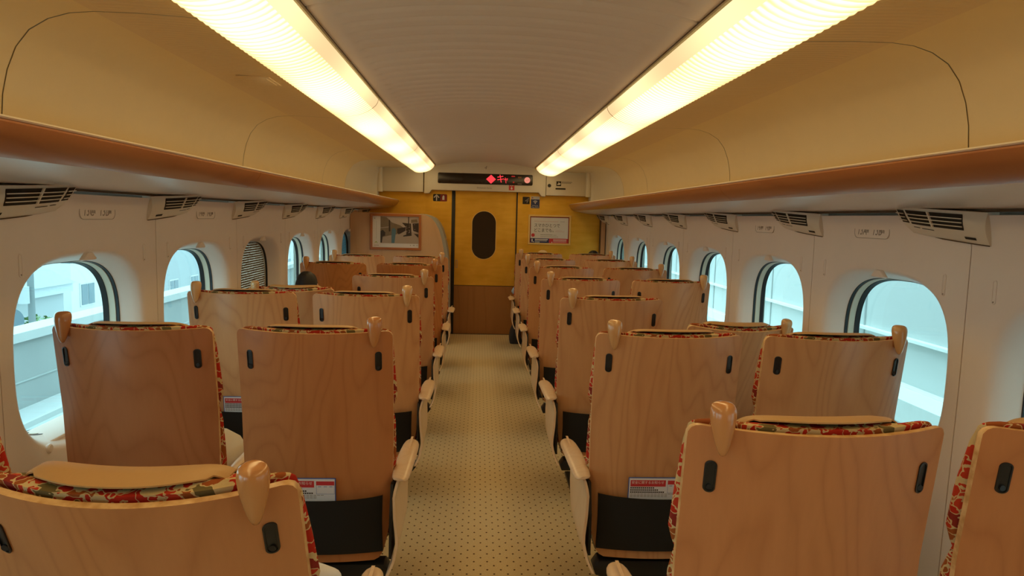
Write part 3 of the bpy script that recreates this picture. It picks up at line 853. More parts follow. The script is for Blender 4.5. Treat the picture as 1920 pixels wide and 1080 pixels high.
# ------------------------------------------------------------------ the end of the car
def end_wall():
    w = MB()
    z_top = 1.80
    # gold wall with a door opening
    w.box(-1.70, -0.405, YEND, YEND + 0.06, 0.0, 2.32)
    w.box(0.412, 1.70, YEND, YEND + 0.06, 0.0, 2.32)
    w.box(-0.405, 0.412, YEND, YEND + 0.06, 1.79, 2.32)
    wl = w.build('wall_front', 'gold', smooth=0)
    tag(wl, kind='structure', cat='wall', label='brushed gold end wall with a sliding door in it')
    # wall behind the camera
    b = MB(); b.box(-1.70, 1.70, YBACK - 0.06, YBACK, 0.0, 2.32)
    tag(b.build('wall_back', 'board', smooth=0), kind='structure', cat='wall', label='wooden wall behind the camera')
    # door
    d = empty('door_1', (0, 0, 0), kind='structure', cat='door', label='gold sliding door with dark oval window and brown lower panel')
    y = YEND + 0.018
    mb = MB()
    n = 64
    def oval(hw, hz, r):
        out = []
        for i in range(n):
            a = 2 * PI * i / n
            cx, cz = math.cos(a) * r, math.sin(a) * r
            out.append((cx + 0.0, cz + (hz - r if cz >= 0 else -(hz - r))))
        return out
    zc = 1.250
    ov = oval(0.155, 0.305, 0.155)
    x0, x1, z0, z1 = -0.385, 0.402, 0.62, 1.80
    rect = []
    for a, bb in ov:
        t = min((x1 / a if a > 1e-9 else 1e9), (x0 / a if a < -1e-9 else 1e9), ((z1 - zc) / bb if bb > 1e-9 else 1e9), ((z0 - zc) / bb if bb < -1e-9 else 1e9))
        rect.append([a * t, bb * t])
    for cx_, cz_ in ((x1, z1), (x0, z1), (x0, z0), (x1, z0)):
        k = min(range(n), key=lambda i: (rect[i][0] - cx_) ** 2 + (rect[i][1] - (cz_ - zc)) ** 2)
        rect[k] = [cx_, cz_ - zc]
    mb.loft([[(a, y + 0.03, zc + b_) for a, b_ in rect], [(a, y, zc + b_) for a, b_ in rect], [(a, y, zc + b_) for a, b_ in ov], [(a, y + 0.03, zc + b_) for a, b_ in ov]], cap0=False, cap1=False)
    mb.build('upper_panel', 'gold', d, smooth=30)
    mb = MB(); ov2 = oval(0.147, 0.297, 0.147)
    mb.loft([[(a, y + 0.004, zc + b_) for a, b_ in ov], [(a, y - 0.004, zc + b_) for a, b_ in ov], [(a, y - 0.004, zc + b_) for a, b_ in ov2], [(a, y + 0.012, zc + b_) for a, b_ in ov2]], cap0=False, cap1=False)
    mb.build('window_rim', 'gold_trim', d, smooth=50)
    mb = MB(); mb.loft([[(a, y + 0.008, zc + b_) for a, b_ in ov2], [(a, y + 0.014, zc + b_) for a, b_ in ov2]])
    mb.build('door_glass', 'dark_glass', d, smooth=30)
    mb = MB(); mb.box(x0, x1, y, y + 0.03, 0.004, 0.612)
    mb.build('lower_panel', 'door_wood', d, smooth=0)
    mb = MB(); mb.box(x0, x1, y + 0.004, y + 0.03, 0.606, 0.628)
    mb.build('panel_joint', 'black_plastic', d, smooth=0)
    mb = MB(); mb.box(-0.405, -0.362, YEND - 0.004, y + 0.03, 0.0, 1.80)
    mb.build('door_seal', 'rubber', d, bevel=0.003)
    mb = MB(); mb.box(0.397, 0.412, YEND - 0.002, y + 0.03, 0.0, 1.80)
    mb.build('door_seal', 'rubber', d, smooth=0)
    hp = empty('door_handle', (-0.335, y, 0.885)); hp.parent = d
    bpy.data.objects.remove(hp)
    mb = MB()
    pts = rrect(0.026, 0.10, 0.010, 4)
    ins = rrect(0.015, 0.088, 0.006, 4)
    mb.loft([[(-0.335 + a, y + 0.001, 0.885 + b_) for a, b_ in pts], [(-0.335 + a, y - 0.004, 0.885 + b_) for a, b_ in pts], [(-0.335 + a, y - 0.004, 0.885 + b_) for a, b_ in ins], [(-0.335 + a, y + 0.0005, 0.885 + b_) for a, b_ in ins]], cap0=False)
    mb.build('door_handle', 'metal', d, smooth=30)
    mb = MB(); mb.box(-0.362, 0.397, YEND, YEND + 0.07, -0.002, 0.004)
    mb.build('threshold', 'black_metal', d, smooth=0)
    # dark void behind the door leaf
    # header
    h = empty('door_header', (0, 0, 0), cat='header', label='cream header panel over the gold door carrying the display')
    def ztop(x): return 2.137 - 0.135 * (min(abs(x), 0.62) / 0.60) ** 2 * 0.36 - 0.012 * (min(abs(x), 0.62) / 0.6) ** 4 + 0.004
    yh = 8.45
    xs = [i / 12 * 0.60 for i in range(-12, 13)]
    out = [(-0.735, 1.745), (-0.675, 1.748), (-0.645, 1.79), (0.66, 1.79), (0.690, 1.748), (0.742, 1.745), (0.742, 2.055), (0.62, 2.062)]
    out += [(x, ztop(x)) for x in reversed(xs)] + [(-0.62, 2.062), (-0.735, 2.055)]
    mb = MB(); mb.prism(out, 'y', yh, YEND - 0.001); mb.build('centre_panel', 'header', h, bevel=0.003)
    for s in (-1, 1):
        mb = MB(); mb.box(min(s * 0.748, s * 1.25), max(s * 0.748, s * 1.25), yh + 0.002, YEND - 0.001, 1.760 - (0.0 if s > 0 else 0.0), 2.045)
        mb.build('side_flap', 'header', h, bevel=0.004)
        mb = MB(); mb.tube([(s * 1.262, yh - 0.03, 1.750), (s * 1.262, yh - 0.03, 2.040)], 0.034, 20)
        mb.build('corner_post', 'header', h)
        mb = MB(); mb.box(min(s * 1.29, s * 1.46), max(s * 1.29, s * 1.46), yh + 0.05, YEND - 0.001, 1.70, 2.05)
        mb.build('end_block', 'header', h, bevel=0.02, seg=3)
    yt = yh - 0.0012
    # display
    dp = empty('information_display', (0, yh, 1.935), cat='display', label='long black display with red lettering over the door')
    mb = MB(); mb.prism(rrect(1.150, 0.128, 0.016, 4, 0.004, 0.0), 'y', -0.007, 0.004)
    mb.build('screen', 'led_black', dp, bevel=0.0015)
    mb = MB(); mb.add([(0.012, -0.0085, 0), (0.072, -0.0085, 0.054), (0.130, -0.0085, 0), (0.072, -0.0085, -0.054)], [(0, 1, 2, 3)])
    mb.add([(0.012, -0.0072, 0), (0.072, -0.0072, 0.054), (0.130, -0.0072, 0), (0.072, -0.0072, -0.054)], [(3, 2, 1, 0)])
    mb.build('diamond_sign', 'led_red', dp, smooth=0)
    text_mesh('running_text', 'キ', 0.112, 'led_red', dp, (0.136, -0.0085, 0.002), xs=0.92)
    text_mesh('running_text', 'ャ', 0.100, 'led_red', dp, (0.222, -0.0085, -0.006), xs=0.62)
    mb = MB(); mb.box(0.318, 0.362, -0.0085, -0.0072, 0.034, 0.048); mb.build('small_red_sign', 'led_dim', dp, smooth=0)
    mb = MB(); mb.tube([(0.346, -0.0090, -0.030), (0.346, -0.0072, -0.030)], 0.010, 14); mb.build('small_red_lamp', 'led_dim', dp)
    mb = MB(); mb.box(0.398, 0.442, -0.0085, -0.0072, 0.018, 0.040); mb.build('amber_sign', 'led_amber', dp, smooth=0)
    mb = MB(); mb.box(0.396, 0.444, -0.0085, -0.0072, -0.052, -0.044); mb.build('dim_label', 'print_grey', dp, smooth=0)
    mb = MB(); mb.tube([(0.512, -0.0095, 0.0), (0.512, -0.0072, 0.0)], 0.036, 26); mb.build('round_lamp', 'pink_disc', dp)
    mb = MB(); mb.box(0.497, 0.515, -0.0105, -0.0095, -0.007, -0.003); mb.box(0.522, 0.536, -0.0105, -0.0095, 0.002, 0.006); mb.build('lamp_pictogram', 'white_ink', dp, smooth=0)
    # figure 4 cut into the header
    text_mesh('car_number', '4', 0.062, 'engrave', h, (0.0, yt, 2.070), align='CENTER', shear=0.3)
    text_mesh('lettering', 'Shinkansen Series', 0.026, 'engrave', h, (-0.10, yt, 1.828))
    # red sticker under display
    r = empty('red_notice_sign', (0.325, yh, 1.842), cat='sign', label='small red square sign with white figure under the display')
    mb = MB(); mb.box(-0.034, 0.034, -0.002, 0.0, -0.033, 0.033); mb.build('sticker_base', 'red', r, smooth=0)
    mb = MB(); mb.box(-0.004, 0.004, -0.003, -0.002, -0.006, 0.012)
    mb.add([(-0.014, -0.003, -0.006), (0.014, -0.003, -0.006), (0.006, -0.003, -0.024), (-0.008, -0.003, -0.024)], [(0, 1, 2, 3)])
    mb.add([(-0.014, -0.0022, -0.006), (0.014, -0.0022, -0.006), (0.006, -0.0022, -0.024), (-0.008, -0.0022, -0.024)], [(3, 2, 1, 0)])
    for q in range(4): mb.box(-0.022 + q * 0.012, -0.014 + q * 0.012, -0.003, -0.002, 0.018, 0.026)
    mb.build('white_figure', 'white_ink', r, smooth=0)
    # camera eye and small sign on the flap
    mb = MB(); mb.tube([(0.785, yh + 0.002, 1.878), (0.785, yh - 0.004, 1.878)], 0.021, 24); 
    tag(mb.build('round_sensor', 'black_plastic'), cat='sensor', label='round black sensor dot on the header flap')
    r = empty('camera_notice', (0.94, yh + 0.002, 1.905), cat='notice', label='small notice with black pictogram and text on the header flap')
    mb = MB(); mb.box(-0.075, 0.13, -0.001, 0.0, -0.045, 0.030); mb.build('notice_plate', 'header', r, smooth=0)
    mb = MB(); mb.box(-0.070, -0.012, -0.003, -0.001, -0.030, 0.028); mb.build('pictogram_square', 'print_black', r, smooth=0)
    mb = MB()
    sh = [(-0.062, -0.016), (-0.054, -0.002), (-0.044, 0.004), (-0.046, 0.016), (-0.040, 0.018), (-0.034, 0.006), (-0.022, 0.008), (-0.018, -0.004), (-0.026, -0.016)]
    mb.prism(sh, 'y', -0.004, -0.003); mb.build('pictogram', 'white_ink', r, smooth=0)
    mb = MB()
    for zz, x1_ in ((0.020, 0.118), (0.008, 0.100)):
        x = -0.004
        while x < x1_: mb.box(x, x + 0.009, -0.002, -0.001, zz - 0.003, zz + 0.003); x += 0.013
    mb.build('notice_text', 'print_black', r, smooth=0)
    mb = MB(); mb.prism(rrect(0.125, 0.018, 0.006, 4, -0.017, -0.063), 'y', -0.004, -0.001); mb.build('black_slot', 'print_black', r, smooth=0)
    # signs on the gold wall
    r = empty('exit_direction_sign', (-0.550, YEND, 1.700), cat='sign', label='black and dark red sign with white arrow on the gold wall')
    mb = MB(); mb.prism(rrect(0.172, 0.088, 0.014, 4), 'y', -0.004, 0.0); mb.build('sign_plate', 'print_black', r, smooth=0)
    mb = MB(); mb.prism([(0.004, -0.043), (0.074, -0.043), (0.085, -0.032), (0.085, 0.032), (0.074, 0.043), (0.004, 0.043)], 'y', -0.005, -0.004); mb.build('red_field', 'darkred', r, smooth=0)
    mb = MB(); mb.box(-0.049, -0.037, -0.0062, -0.005, -0.038, 0.026)
    for sg in (-1, 1):
        mb.prism([(-0.043, 0.042), (-0.043, 0.028), (-0.043 + sg * 0.026, -0.004), (-0.043 + sg * 0.036, 0.004)], 'y', -0.0062, -0.005)
    mb.build('arrow', 'white_ink', r, smooth=0)
    mb = MB(); mb.prism([(0.028, -0.026), (0.054, -0.026), (0.054, 0.018), (0.048, 0.028), (0.036, 0.028), (0.028, 0.010)], 'y', -0.0062, -0.005); mb.build('call_pictogram', 'white_ink', r, smooth=0)
    r = empty('car_number_sign', (0.516, YEND, 1.694), cat='sign', label='black square sign with dark grey number four on the gold wall')
    mb = MB(); mb.box(-0.044, 0.044, -0.004, 0, -0.045, 0.045); mb.build('sign_plate', 'print_black', r, smooth=0)
    text_mesh('number', '4', 0.095, 'print_grey', r, (0, -0.0048, -0.002), align='CENTER', shear=0.35, depth=0.0003)
    r = empty('wifi_sign', (0.630, YEND, 1.674), cat='sign', label='navy wireless internet sign with white arcs on the gold wall')
    mb = MB(); mb.box(-0.054, 0.054, -0.003, 0, -0.073, 0.073); mb.build('sign_plate', 'white_ink', r, smooth=0)
    mb = MB(); mb.box(-0.0535, 0.0535, -0.004, -0.003, -0.0725, 0.036); mb.build('navy_field', 'navy', r, smooth=0)
    mb = MB(); mb.tube([(-0.034, -0.0035, 0.055), (-0.034, -0.0028, 0.055)], 0.007, 12); mb.build('red_mark', 'red', r)
    mb = MB()
    for q, rad in enumerate((0.012, 0.024, 0.036)):
        a = [(rad * math.sin(t), -0.014 + rad * math.cos(t)) for t in [math.radians(-48 + 96 * i / 8) for i in range(9)]]
        b_ = [((rad - 0.006) * math.sin(t), -0.014 + (rad - 0.006) * math.cos(t)) for t in [math.radians(-48 + 96 * i / 8) for i in range(9)]]
        mb.prism(a + b_[::-1], 'y', -0.0052, -0.004)
    mb.tube([(0, -0.0052, -0.014), (0, -0.004, -0.014)], 0.005, 10)
    mb.build('wifi_arcs', 'white_ink', r, smooth=0)
    text_mesh('sign_text', 'Shinkansen', 0.017, 'white_ink', r, (0, -0.0048, -0.040), align='CENTER')
    text_mesh('sign_text', 'Free Wi-Fi', 0.020, 'white_ink', r, (0, -0.0048, -0.060), align='CENTER')
    # advertisement in gold frame
    W, H = 0.535, 0.372
    r = empty('advertisement_poster', (0.818, YEND, 1.336), cat='poster', label='gold framed advertisement with large Japanese lettering on the gold wall')
    def frame(root, W, H, wd, dp_, mat):
        o = [(-W / 2, -H / 2), (W / 2, -H / 2), (W / 2, H / 2), (-W / 2, H / 2)]
        i = [(-W / 2 + wd, -H / 2 + wd), (W / 2 - wd, -H / 2 + wd), (W / 2 - wd, H / 2 - wd), (-W / 2 + wd, H / 2 - wd)]
        mb = MB()
        mb.loft([[(a, -0.001, b) for a, b in o], [(a, -dp_ * 0.8, b) for a, b in o], [(a * 0.985, -dp_, b * 0.98) for a, b in o], [(a * 1.01, -dp_, b * 1.01) for a, b in i], [(a, -dp_ * 0.6, b) for a, b in i], [(a, -0.001, b) for a, b in i]], cap0=False, cap1=False)
        return mb.build('frame', mat, root, smooth=0)
    frame(r, W, H, 0.022, 0.016, 'gold_trim')
    mb = MB(); mb.box(-W / 2 + 0.02, W / 2 - 0.02, -0.003, -0.001, -H / 2 + 0.02, H / 2 - 0.02); mb.build('backing', 'darkred', r, smooth=0)
    mb = MB(); mb.box(-0.236, 0.234, -0.005, -0.003, -0.106, 0.152); mb.build('sheet', 'white_paper', r, smooth=0)
    text_mesh('headline', 'スマホひとつで', 0.052, 'print_black', r, (-0.196, -0.0056, 0.052), xs=0.90)
    text_mesh('headline', 'どこまでも。', 0.052, 'print_black', r, (-0.198, -0.0056, -0.008), xs=0.90)
    mb = MB()
    for x0_, x1_, zz, hh in ((-0.19, 0.10, 0.105, 0.0025), (0.07, 0.18, -0.020, 0.002), (0.08, 0.15, -0.006, 0.0015)):
        x = x0_
        while x < x1_: mb.box(x, x + 0.010, -0.0056, -0.005, zz - hh, zz + hh); x += 0.0135
    mb.build('small_pink_text', 'print_pink', r, smooth=0)
    mb = MB()
    for x0_, x1_, zz, hh in ((0.135, 0.180, 0.105, 0.003), (-0.11, 0.04, -0.062, 0.005), (0.05, 0.09, -0.064, 0.003), (-0.11, 0.10, -0.086, 0.0035)):
        x = x0_
        while x < x1_: mb.box(x, x + 0.009, -0.0056, -0.005, zz - hh, zz + hh); x += 0.014
    mb.build('small_text', 'print_grey', r, smooth=0)
    mb = MB(); mb.tube([(-0.205, -0.0060, -0.068), (-0.205, -0.005, -0.068)], 0.022, 22); mb.build('red_badge', 'red', r)
    mb = MB(); mb.box(-0.236, -0.003, -0.0062, -0.003, -0.166, -0.107); mb.build('navy_band', 'navy', r, smooth=0)
    mb = MB(); mb.box(-0.003, 0.234, -0.0062, -0.003, -0.166, -0.107); mb.build('red_band', 'red', r, smooth=0)
    mb = MB()
    mb.box(-0.180, -0.018, -0.0070, -0.0062, -0.126, -0.115); mb.box(-0.180, -0.03, -0.0070, -0.0062, -0.141, -0.135); mb.box(-0.180, -0.12, -0.0070, -0.0062, -0.156, -0.150)
    mb.box(0.050, 0.215, -0.0070, -0.0062, -0.127, -0.118); mb.box(0.050, 0.215, -0.0070, -0.0062, -0.139, -0.135); mb.box(0.050, 0.215, -0.0070, -0.0062, -0.153, -0.149)
    mb.tube([(-0.198, -0.0072, -0.150), (-0.198, -0.0062, -0.150)], 0.006, 10); mb.tube([(0.034, -0.0072, -0.153), (0.034, -0.0062, -0.153)], 0.007, 10)
    mb.box(-0.222, -0.208, -0.0070, -0.0062, -0.150, -0.115)
    mb.build('band_text', 'white_ink', r, smooth=0)
    # slim panel in the corner between gold wall and barrier side wall
    mb = MB(); mb.box(1.452, 1.505, YEND - 0.10, YEND - 0.002, 0.0, 1.50)
    t = mb.build('corner_panel', 'board', bevel=0.004)
    tag(t, cat='panel', label='slim pale upright panel in the corner beside the gold wall')
    mb = MB(); mb.box(1.446, 1.452, YEND - 0.09, YEND - 0.004, 0.0, 1.50); mb.box(1.505, 1.511, YEND - 0.10, YEND - 0.004, 0, 1.50); mb.build('dark_joint', 'seam', t, smooth=0)
    # wooden partition with picture
    yp = 7.84
    p = empty('partition_screen', (0, yp, 0), cat='partition', label='pale wooden partition with rounded grey edge, holding the framed photograph')
    cur = [(-0.700, 1.490), (-0.655, 1.487), (-0.610, 1.474), (-0.560, 1.445), (-0.515, 1.395), (-0.478, 1.325), (-0.448, 1.230), (-0.422, 1.110), (-0.404, 0.98), (-0.392, 0.82), (-0.388, 0.60), (-0.388, 0.0)]
    out = [(-1.508, 0.0), (-1.508, 1.498), (-1.2, 1.496)] + [(x - 0.038, z) for x, z in cur]
    mb = MB(); mb.prism(out, 'y', 0.0, 0.024); mb.build('wooden_board', 'board', p, smooth=30)
    mb = MB()
    rr = []
    for i, (x, z) in enumerate(cur):
        w2 = min(0.038, 0.004 + 0.012 * i)
        rr.append([(x - 0.0385, 0.002, z - (0.006 if i < 2 else 0)), (x + w2 - 0.038, 0.006, z + 0.004), (x + w2 - 0.036, 0.34, z + 0.004), (x - 0.0385, 0.34, z - 0.004)])
    mb.loft(rr); mb.build('grey_edge', 'grey_trim', p, smooth=50)
    mb = MB(); mb.box(-1.508, -0.44, 0.03, 0.36, 0.0, 1.22); mb.build('cabinet_behind', 'board', p, smooth=0)
    r = empty('framed_photograph', (-1.0, yp, 1.283), cat='picture', label='brown framed station photograph on the wooden partition')
    W, H = 0.572, 0.405
    frame(r, W, H, 0.028, 0.020, 'frame_wood')
    mb = MB(); mb.box(-0.262, 0.262, -0.004, -0.001, -0.178, 0.178); mb.build('mount', 'white_paper', r, smooth=0)
    px0, px1, pz0, pz1 = -0.170, 0.256, -0.128, 0.172
    def P(u, v): return (px0 + (px1 - px0) * u, pz1 - (pz1 - pz0) * v)
    def poly(pts, mat, name, d):
        mb = MB(); mb.prism([P(*q) for q in pts], 'y', -d, -0.004); mb.build(name, mat, ph, smooth=0)
    mb = MB(); mb.box(px0, px1, -0.005, -0.004, pz0, pz1); ph = mb.build('photograph', 'photo_sky', r, smooth=0)
    poly([(0, 0.62), (0.45, 0.55), (1, 0.57), (1, 1), (0, 1)], 'photo_ground', 'platform_in_photo', 0.0054)
    poly([(0, 0), (0.16, 0.03), (0.30, 0.22), (0.52, 0.32), (0.60, 0.40), (0.55, 0.62), (0.20, 0.72), (0, 0.80)], 'photo_train', 'train_in_photo', 0.0058)
    poly([(0.22, 0.12), (0.25, 0.13), (0.26, 0.55), (0.22, 0.56)], 'photo_dark', 'door_in_photo', 0.0062)
    poly([(0.0, 0.42), (0.22, 0.38), (0.22, 0.40), (0.0, 0.44)], 'photo_sky', 'stripe_in_photo', 0.0062)
    poly([(0.0, 0.55), (0.06, 0.50), (0.13, 0.60), (0.12, 0.72), (0.06, 0.74), (0.04, 0.98), (0.0, 0.98)], 'photo_dark', 'figure_in_photo', 0.0066)
    poly([(0.30, 0.46), (0.36, 0.42), (0.41, 0.50), (0.39, 0.75), (0.37, 0.99), (0.29, 0.99), (0.29, 0.70)], 'photo_blue', 'figure_in_photo', 0.0066)
    poly([(0.44, 0.44), (0.66, 0.38), (0.66, 0.52), (0.48, 0.66), (0.44, 0.60)], 'photo_dark', 'crowd_in_photo', 0.0064)
    poly([(0.56, 0.22), (0.74, 0.24), (0.74, 0.36), (0.66, 0.36)], 'photo_dark', 'canopy_in_photo', 0.0064)
    poly([(0.725, 0.0), (0.75, 0.0), (0.75, 0.28), (0.725, 0.28)], 'photo_dark', 'post_in_photo', 0.0068)
    poly([(0.66, 0.26), (0.80, 0.24), (0.82, 0.70), (0.60, 0.74), (0.60, 0.70), (0.68, 0.66)], 'photo_dark', 'sign_post_in_photo', 0.0066)
    poly([(0.80, 0.10), (0.96, 0.08), (0.98, 0.20), (0.80, 0.22)], 'photo_train', 'lamp_sign_in_photo', 0.0066)
    poly([(0.84, 0.24), (1.0, 0.22), (1.0, 0.58), (0.86, 0.52)], 'photo_dark', 'kiosk_in_photo', 0.0064)
    poly([(0.88, 0.62), (1.0, 0.64), (1.0, 0.78)], 'photo_dark', 'shadow_in_photo', 0.0064)
    mb = MB()
    random.seed(5)
    for q in range(16):
        u, v = random.choice((0.69, 0.755, 0.84, 0.90)) + random.uniform(-.01, .01), random.uniform(0.28, 0.60)
        x, z = P(u, v); mb.box(x - 0.003, x + 0.003, -0.0074, -0.0066, z - 0.003, z + 0.003)
    mb.build('lights_in_photo', 'photo_sky', ph, smooth=0)
    mb = MB(); mb.box(-0.2165, -0.2145, -0.0046, -0.004, -0.08, 0.12); mb.box(-0.243, -0.228, -0.0046, -0.004, 0.145, 0.153)
    for x in (-0.238, -0.224, -0.210, -0.198): mb.box(x, x + 0.008, -0.0046, -0.004, -0.157, -0.149)
    for x in (0.163, 0.196, 0.206, 0.236): mb.box(x, x + 0.008, -0.0046, -0.004, -0.152, -0.142)
    mb.build('caption_text', 'print_grey', r, smooth=0)
    mb = MB(); mb.prism([(-0.238, -0.128), (-0.218, -0.106), (-0.198, -0.128), (-0.206, -0.126), (-0.218, -0.118), (-0.230, -0.126)], 'y', -0.0048, -0.004); mb.build('green_mark', 'green_ink', r, smooth=0)

# ------------------------------------------------------------------ seats
ZT = 1.092
def lerp(a, b, t): return a + (b - a) * t
def interp(tab, z):
    if z <= tab[0][0]: return tab[0][1]
    for (z0, v0), (z1, v1) in zip(tab[:-1], tab[1:]):
        if z <= z1: 
            t = (z - z0) / (z1 - z0)
            return lerp(v0, v1, t)
    return tab[-1][1]
EDGE_Y = [(0.25, 0.075), (0.50, 0.062), (0.80, 0.042), (1.092, 0.0), (1.15, -0.012)]
BOW = [(0.25, 0.035), (0.50, 0.050), (1.10, 0.064)]
HALF = [(0.262, 0.190), (0.270, 0.206), (0.285, 0.216), (0.32, 0.228), (0.40, 0.243), (0.52, 0.252), (0.70, 0.255), (1.092, 0.2555)]
def back_y(x, z):
    """rear face of the plywood shell"""
    return interp(EDGE_Y, z) - interp(BOW, z) * (1 - (x / 0.255) ** 2)

def seat_proto(out_side, arm_side):
    """out_side: -1/+1 where the grab knob sits; arm_side: -1/+1 aisle armrest or 0"""
    t = empty('train_seat', (0, 0, 0))
    mat_shell = ['ply', 'ply_edge']
    # plywood shell
    mb = MB(); TH = 0.014
    nx = 20
    zs = [0.262, 0.27, 0.285, 0.32, 0.36, 0.42, 0.50, 0.60, 0.70, 0.80, 0.90, 1.0, 1.060, 1.075, 1.085, 1.090, ZT]
    def hw(z):
        h = interp(HALF, z)
        if z > 1.070:
            e = (z - 1.070) / 0.022
            h -= 0.022 * (1 - math.sqrt(max(0, 1 - e * e)))
        return h
    rear, front = [], []
    for z in zs:
        h = hw(z)
        rr, fr = [], []
        for i in range(nx + 1):
            x = -h + 2 * h * i / nx
            dip = 0.006 * (1 - (x / 0.256) ** 2) * max(0, (z - 1.0) / 0.092)
            y = back_y(x, z)
            rr.append((x, y, z - dip)); fr.append((x, y + TH, z - dip))
        rear.append(rr); front.append(fr)
    mb.loft(rear, close=False, mi=0); mb.loft(front, close=False, mi=0)
    for a, b in zip(range(len(zs) - 1), range(1, len(zs))):
        for i in (0, nx):
            mb.add([rear[a][i], rear[b][i], front[b][i], front[a][i]], [(0, 1, 2, 3)], 1)
    for lvl in (0, len(zs) - 1):
        mb.loft([rear[lvl], front[lvl]], close=False, mi=1)
    import bmesh
    sh = mb.build('back_shell', mat_shell, t, smooth=0, recalc=False)
    bm = bmesh.new(); bm.from_mesh(sh.data); bmesh.ops.remove_doubles(bm, verts=bm.verts, dist=1e-5); bmesh.ops.recalc_face_normals(bm, faces=bm.faces); bm.to_mesh(sh.data); bm.free()
    for p in sh.data.polygons: p.use_smooth = True
    sh.data.set_sharp_from_angle(angle=math.radians(35))
    # upholstered back: head section and lumbar section with a pinch between
    CW = [(0.36, 0.235), (0.42, 0.256), (0.52, 0.259), (0.66, 0.261), (0.76, 0.260), (0.80, 0.254), (0.815, 0.251), (0.83, 0.258), (0.86, 0.266), (0.90, 0.263), (0.97, 0.258), (1.05, 0.253), (1.080, 0.247), (1.089, 0.238), (1.093, 0.215)]
    CD = [(0.36, 0.075), (0.45, 0.115), (0.60, 0.13), (0.78, 0.10), (0.815, 0.088), (0.85, 0.105), (0.95, 0.115), (1.05, 0.105), (1.08, 0.085), (1.093, 0.055)]
    mb = MB(); rings = []
    zz = [0.36, 0.38, 0.42, 0.47, 0.52, 0.60, 0.66, 0.72, 0.76, 0.80, 0.815, 0.83, 0.86, 0.90, 0.94, 0.97, 1.01, 1.05, 1.070, 1.080, 1.086, 1.090, 1.093]
    n = 28
    for z in zz:
        h = interp(CW, z); d = interp(CD, z)
        ring = []
        for i in range(n):
            a = 2 * PI * i / n
            c, s = math.cos(a), math.sin(a)
            x = math.copysign(abs(c) ** 0.52, c) * h
            v = math.copysign(abs(s) ** 0.6, s)
            yb = back_y(min(max(x, -0.255), 0.255), min(z, ZT)) + TH + 0.001
            if z > ZT - 0.03: yb += 0.004
            dd = max(0.022, d - 0.072 * (abs(x) / h) ** 2)
            ring.append((x, yb + (v + 1) / 2 * dd, z + 0.004 * (abs(x) / h) ** 2 * (1 if z > 1.05 else 0)))
        rings.append(ring)
    mb.loft(rings); mb.build('back_cushion', 'fabric', t, smooth=60)
    # leather head cover lying over the top
    mb = MB(); rings = []
    c0 = 0.012 * -out_side * 1.0
    m = 32
    for i in range(m + 1):
        u = math.sin((-1 + 2 * i / m) * PI / 2)
        x = c0 + u * 0.158
        yb = back_y(x, ZT) + TH
        e = abs(u) ** 3
        rear_y = yb + 0.010 + 0.030 * e
        z0 = 1.102 - 0.003 * u ** 4 - 0.014 * u ** 10
        path = [(rear_y, z0 + 0.001 + 0.004 * (1 - e)), (yb + 0.045, z0 + 0.005), (yb + 0.075, z0 - 0.002), (yb + 0.100, z0 - 0.025), (yb + 0.118, z0 - 0.08), (yb + 0.124, z0 - 0.20), (yb + 0.124, z0 - 0.27)]
        if e > 0.6: path[0] = (yb + 0.036, z0 + 0.0045)
        rings.append([(x, a, b) for a, b in path])
    mb.loft(rings, close=False)
    mb.loft([[(p[0], p[1] - 0.0, p[2] - 0.003) for p in r] for r in rings], close=False, mi=1)  # black lower layer stands in for the shadow in the gap under the cover
    for ring_i in (0, m):
        r1 = rings[ring_i]; mb.loft([r1, [(p[0], p[1], p[2] - 0.003) for p in r1]], close=False)
    r1 = [r[0] for r in rings]; mb.loft([r1, [(p[0], p[1], p[2] - 0.003) for p in r1]], close=False)
    mb.build('head_cover', ['leather', 'black_cloth'], t, smooth=60)
    # turned grab knob clamped over the top edge
    mb = MB()
    kx = out_side * 0.2; ky = back_y(kx, ZT) - 0.010
    prof = [(1.040, 0.002), (1.042, 0.0055), (1.050, 0.0100), (1.062, 0.0142), (1.078, 0.0185), (1.094, 0.0220), (1.110, 0.0243), (1.122, 0.0250), (1.131, 0.0238), (1.137, 0.0205), (1.1405, 0.0140), (1.1415, 0.006)]
    rings = []
    for z, r in prof:
        cy_ = ky + 0.010 * (z - 1.04) / 0.1 - 0.004
        rings.append([(kx + r * math.cos(a), cy_ + r * 0.95 * math.sin(a), z) for a in [2 * PI * k / 24 for k in range(24)]])
    mb.loft(rings)
    kb = mb.build('grab_knob', 'knob', t, smooth=80)
    mb = MB()
    mb.tube([(kx + 0.018 * math.sin(a), ky + 0.006 - 0.014 * math.cos(a) , 1.1395 - 0.004 * abs(math.sin(a * 1.1)) - 0.0018) for a in [math.radians(-75 + 150 * k / 10) for k in range(11)]], 0.0011, 6)
    mb.build('knob_line', 'ply_edge', kb)
    # recessed slots
    for s in (-1, 1):
        mb = MB(); cx = s * 0.2105; cz = 0.9885
        o = rrect(0.0210, 0.066, 0.0100, 6)
        i = rrect(0.0155, 0.060, 0.0074, 6)
        def pt(a, b, d): 
            x, z = cx + a, cz + b
            return (x, back_y(x, z) - d, z)
        mb.loft([[pt(a, b, -0.002) for a, b in o], [pt(a, b, 0.0030) for a, b in o], [pt(a, b, 0.0036) for a, b in i], [pt(a, b, 0.0008) for a, b in i]], cap0=False)
        sl = mb.build('coat_slot', 'black_plastic', t, smooth=40)
        mb = MB(); mb.tube([pt(0, -0.021, 0.0045), pt(0, -0.021, 0.0008)], 0.0058, 12)
        mb.build('slot_stud', 'black_metal', sl)
    # pocket
    mb = MB(); rows = []; rows2 = []
    zp = [0.298, 0.31, 0.36, 0.42, 0.48, 0.500, 0.508]
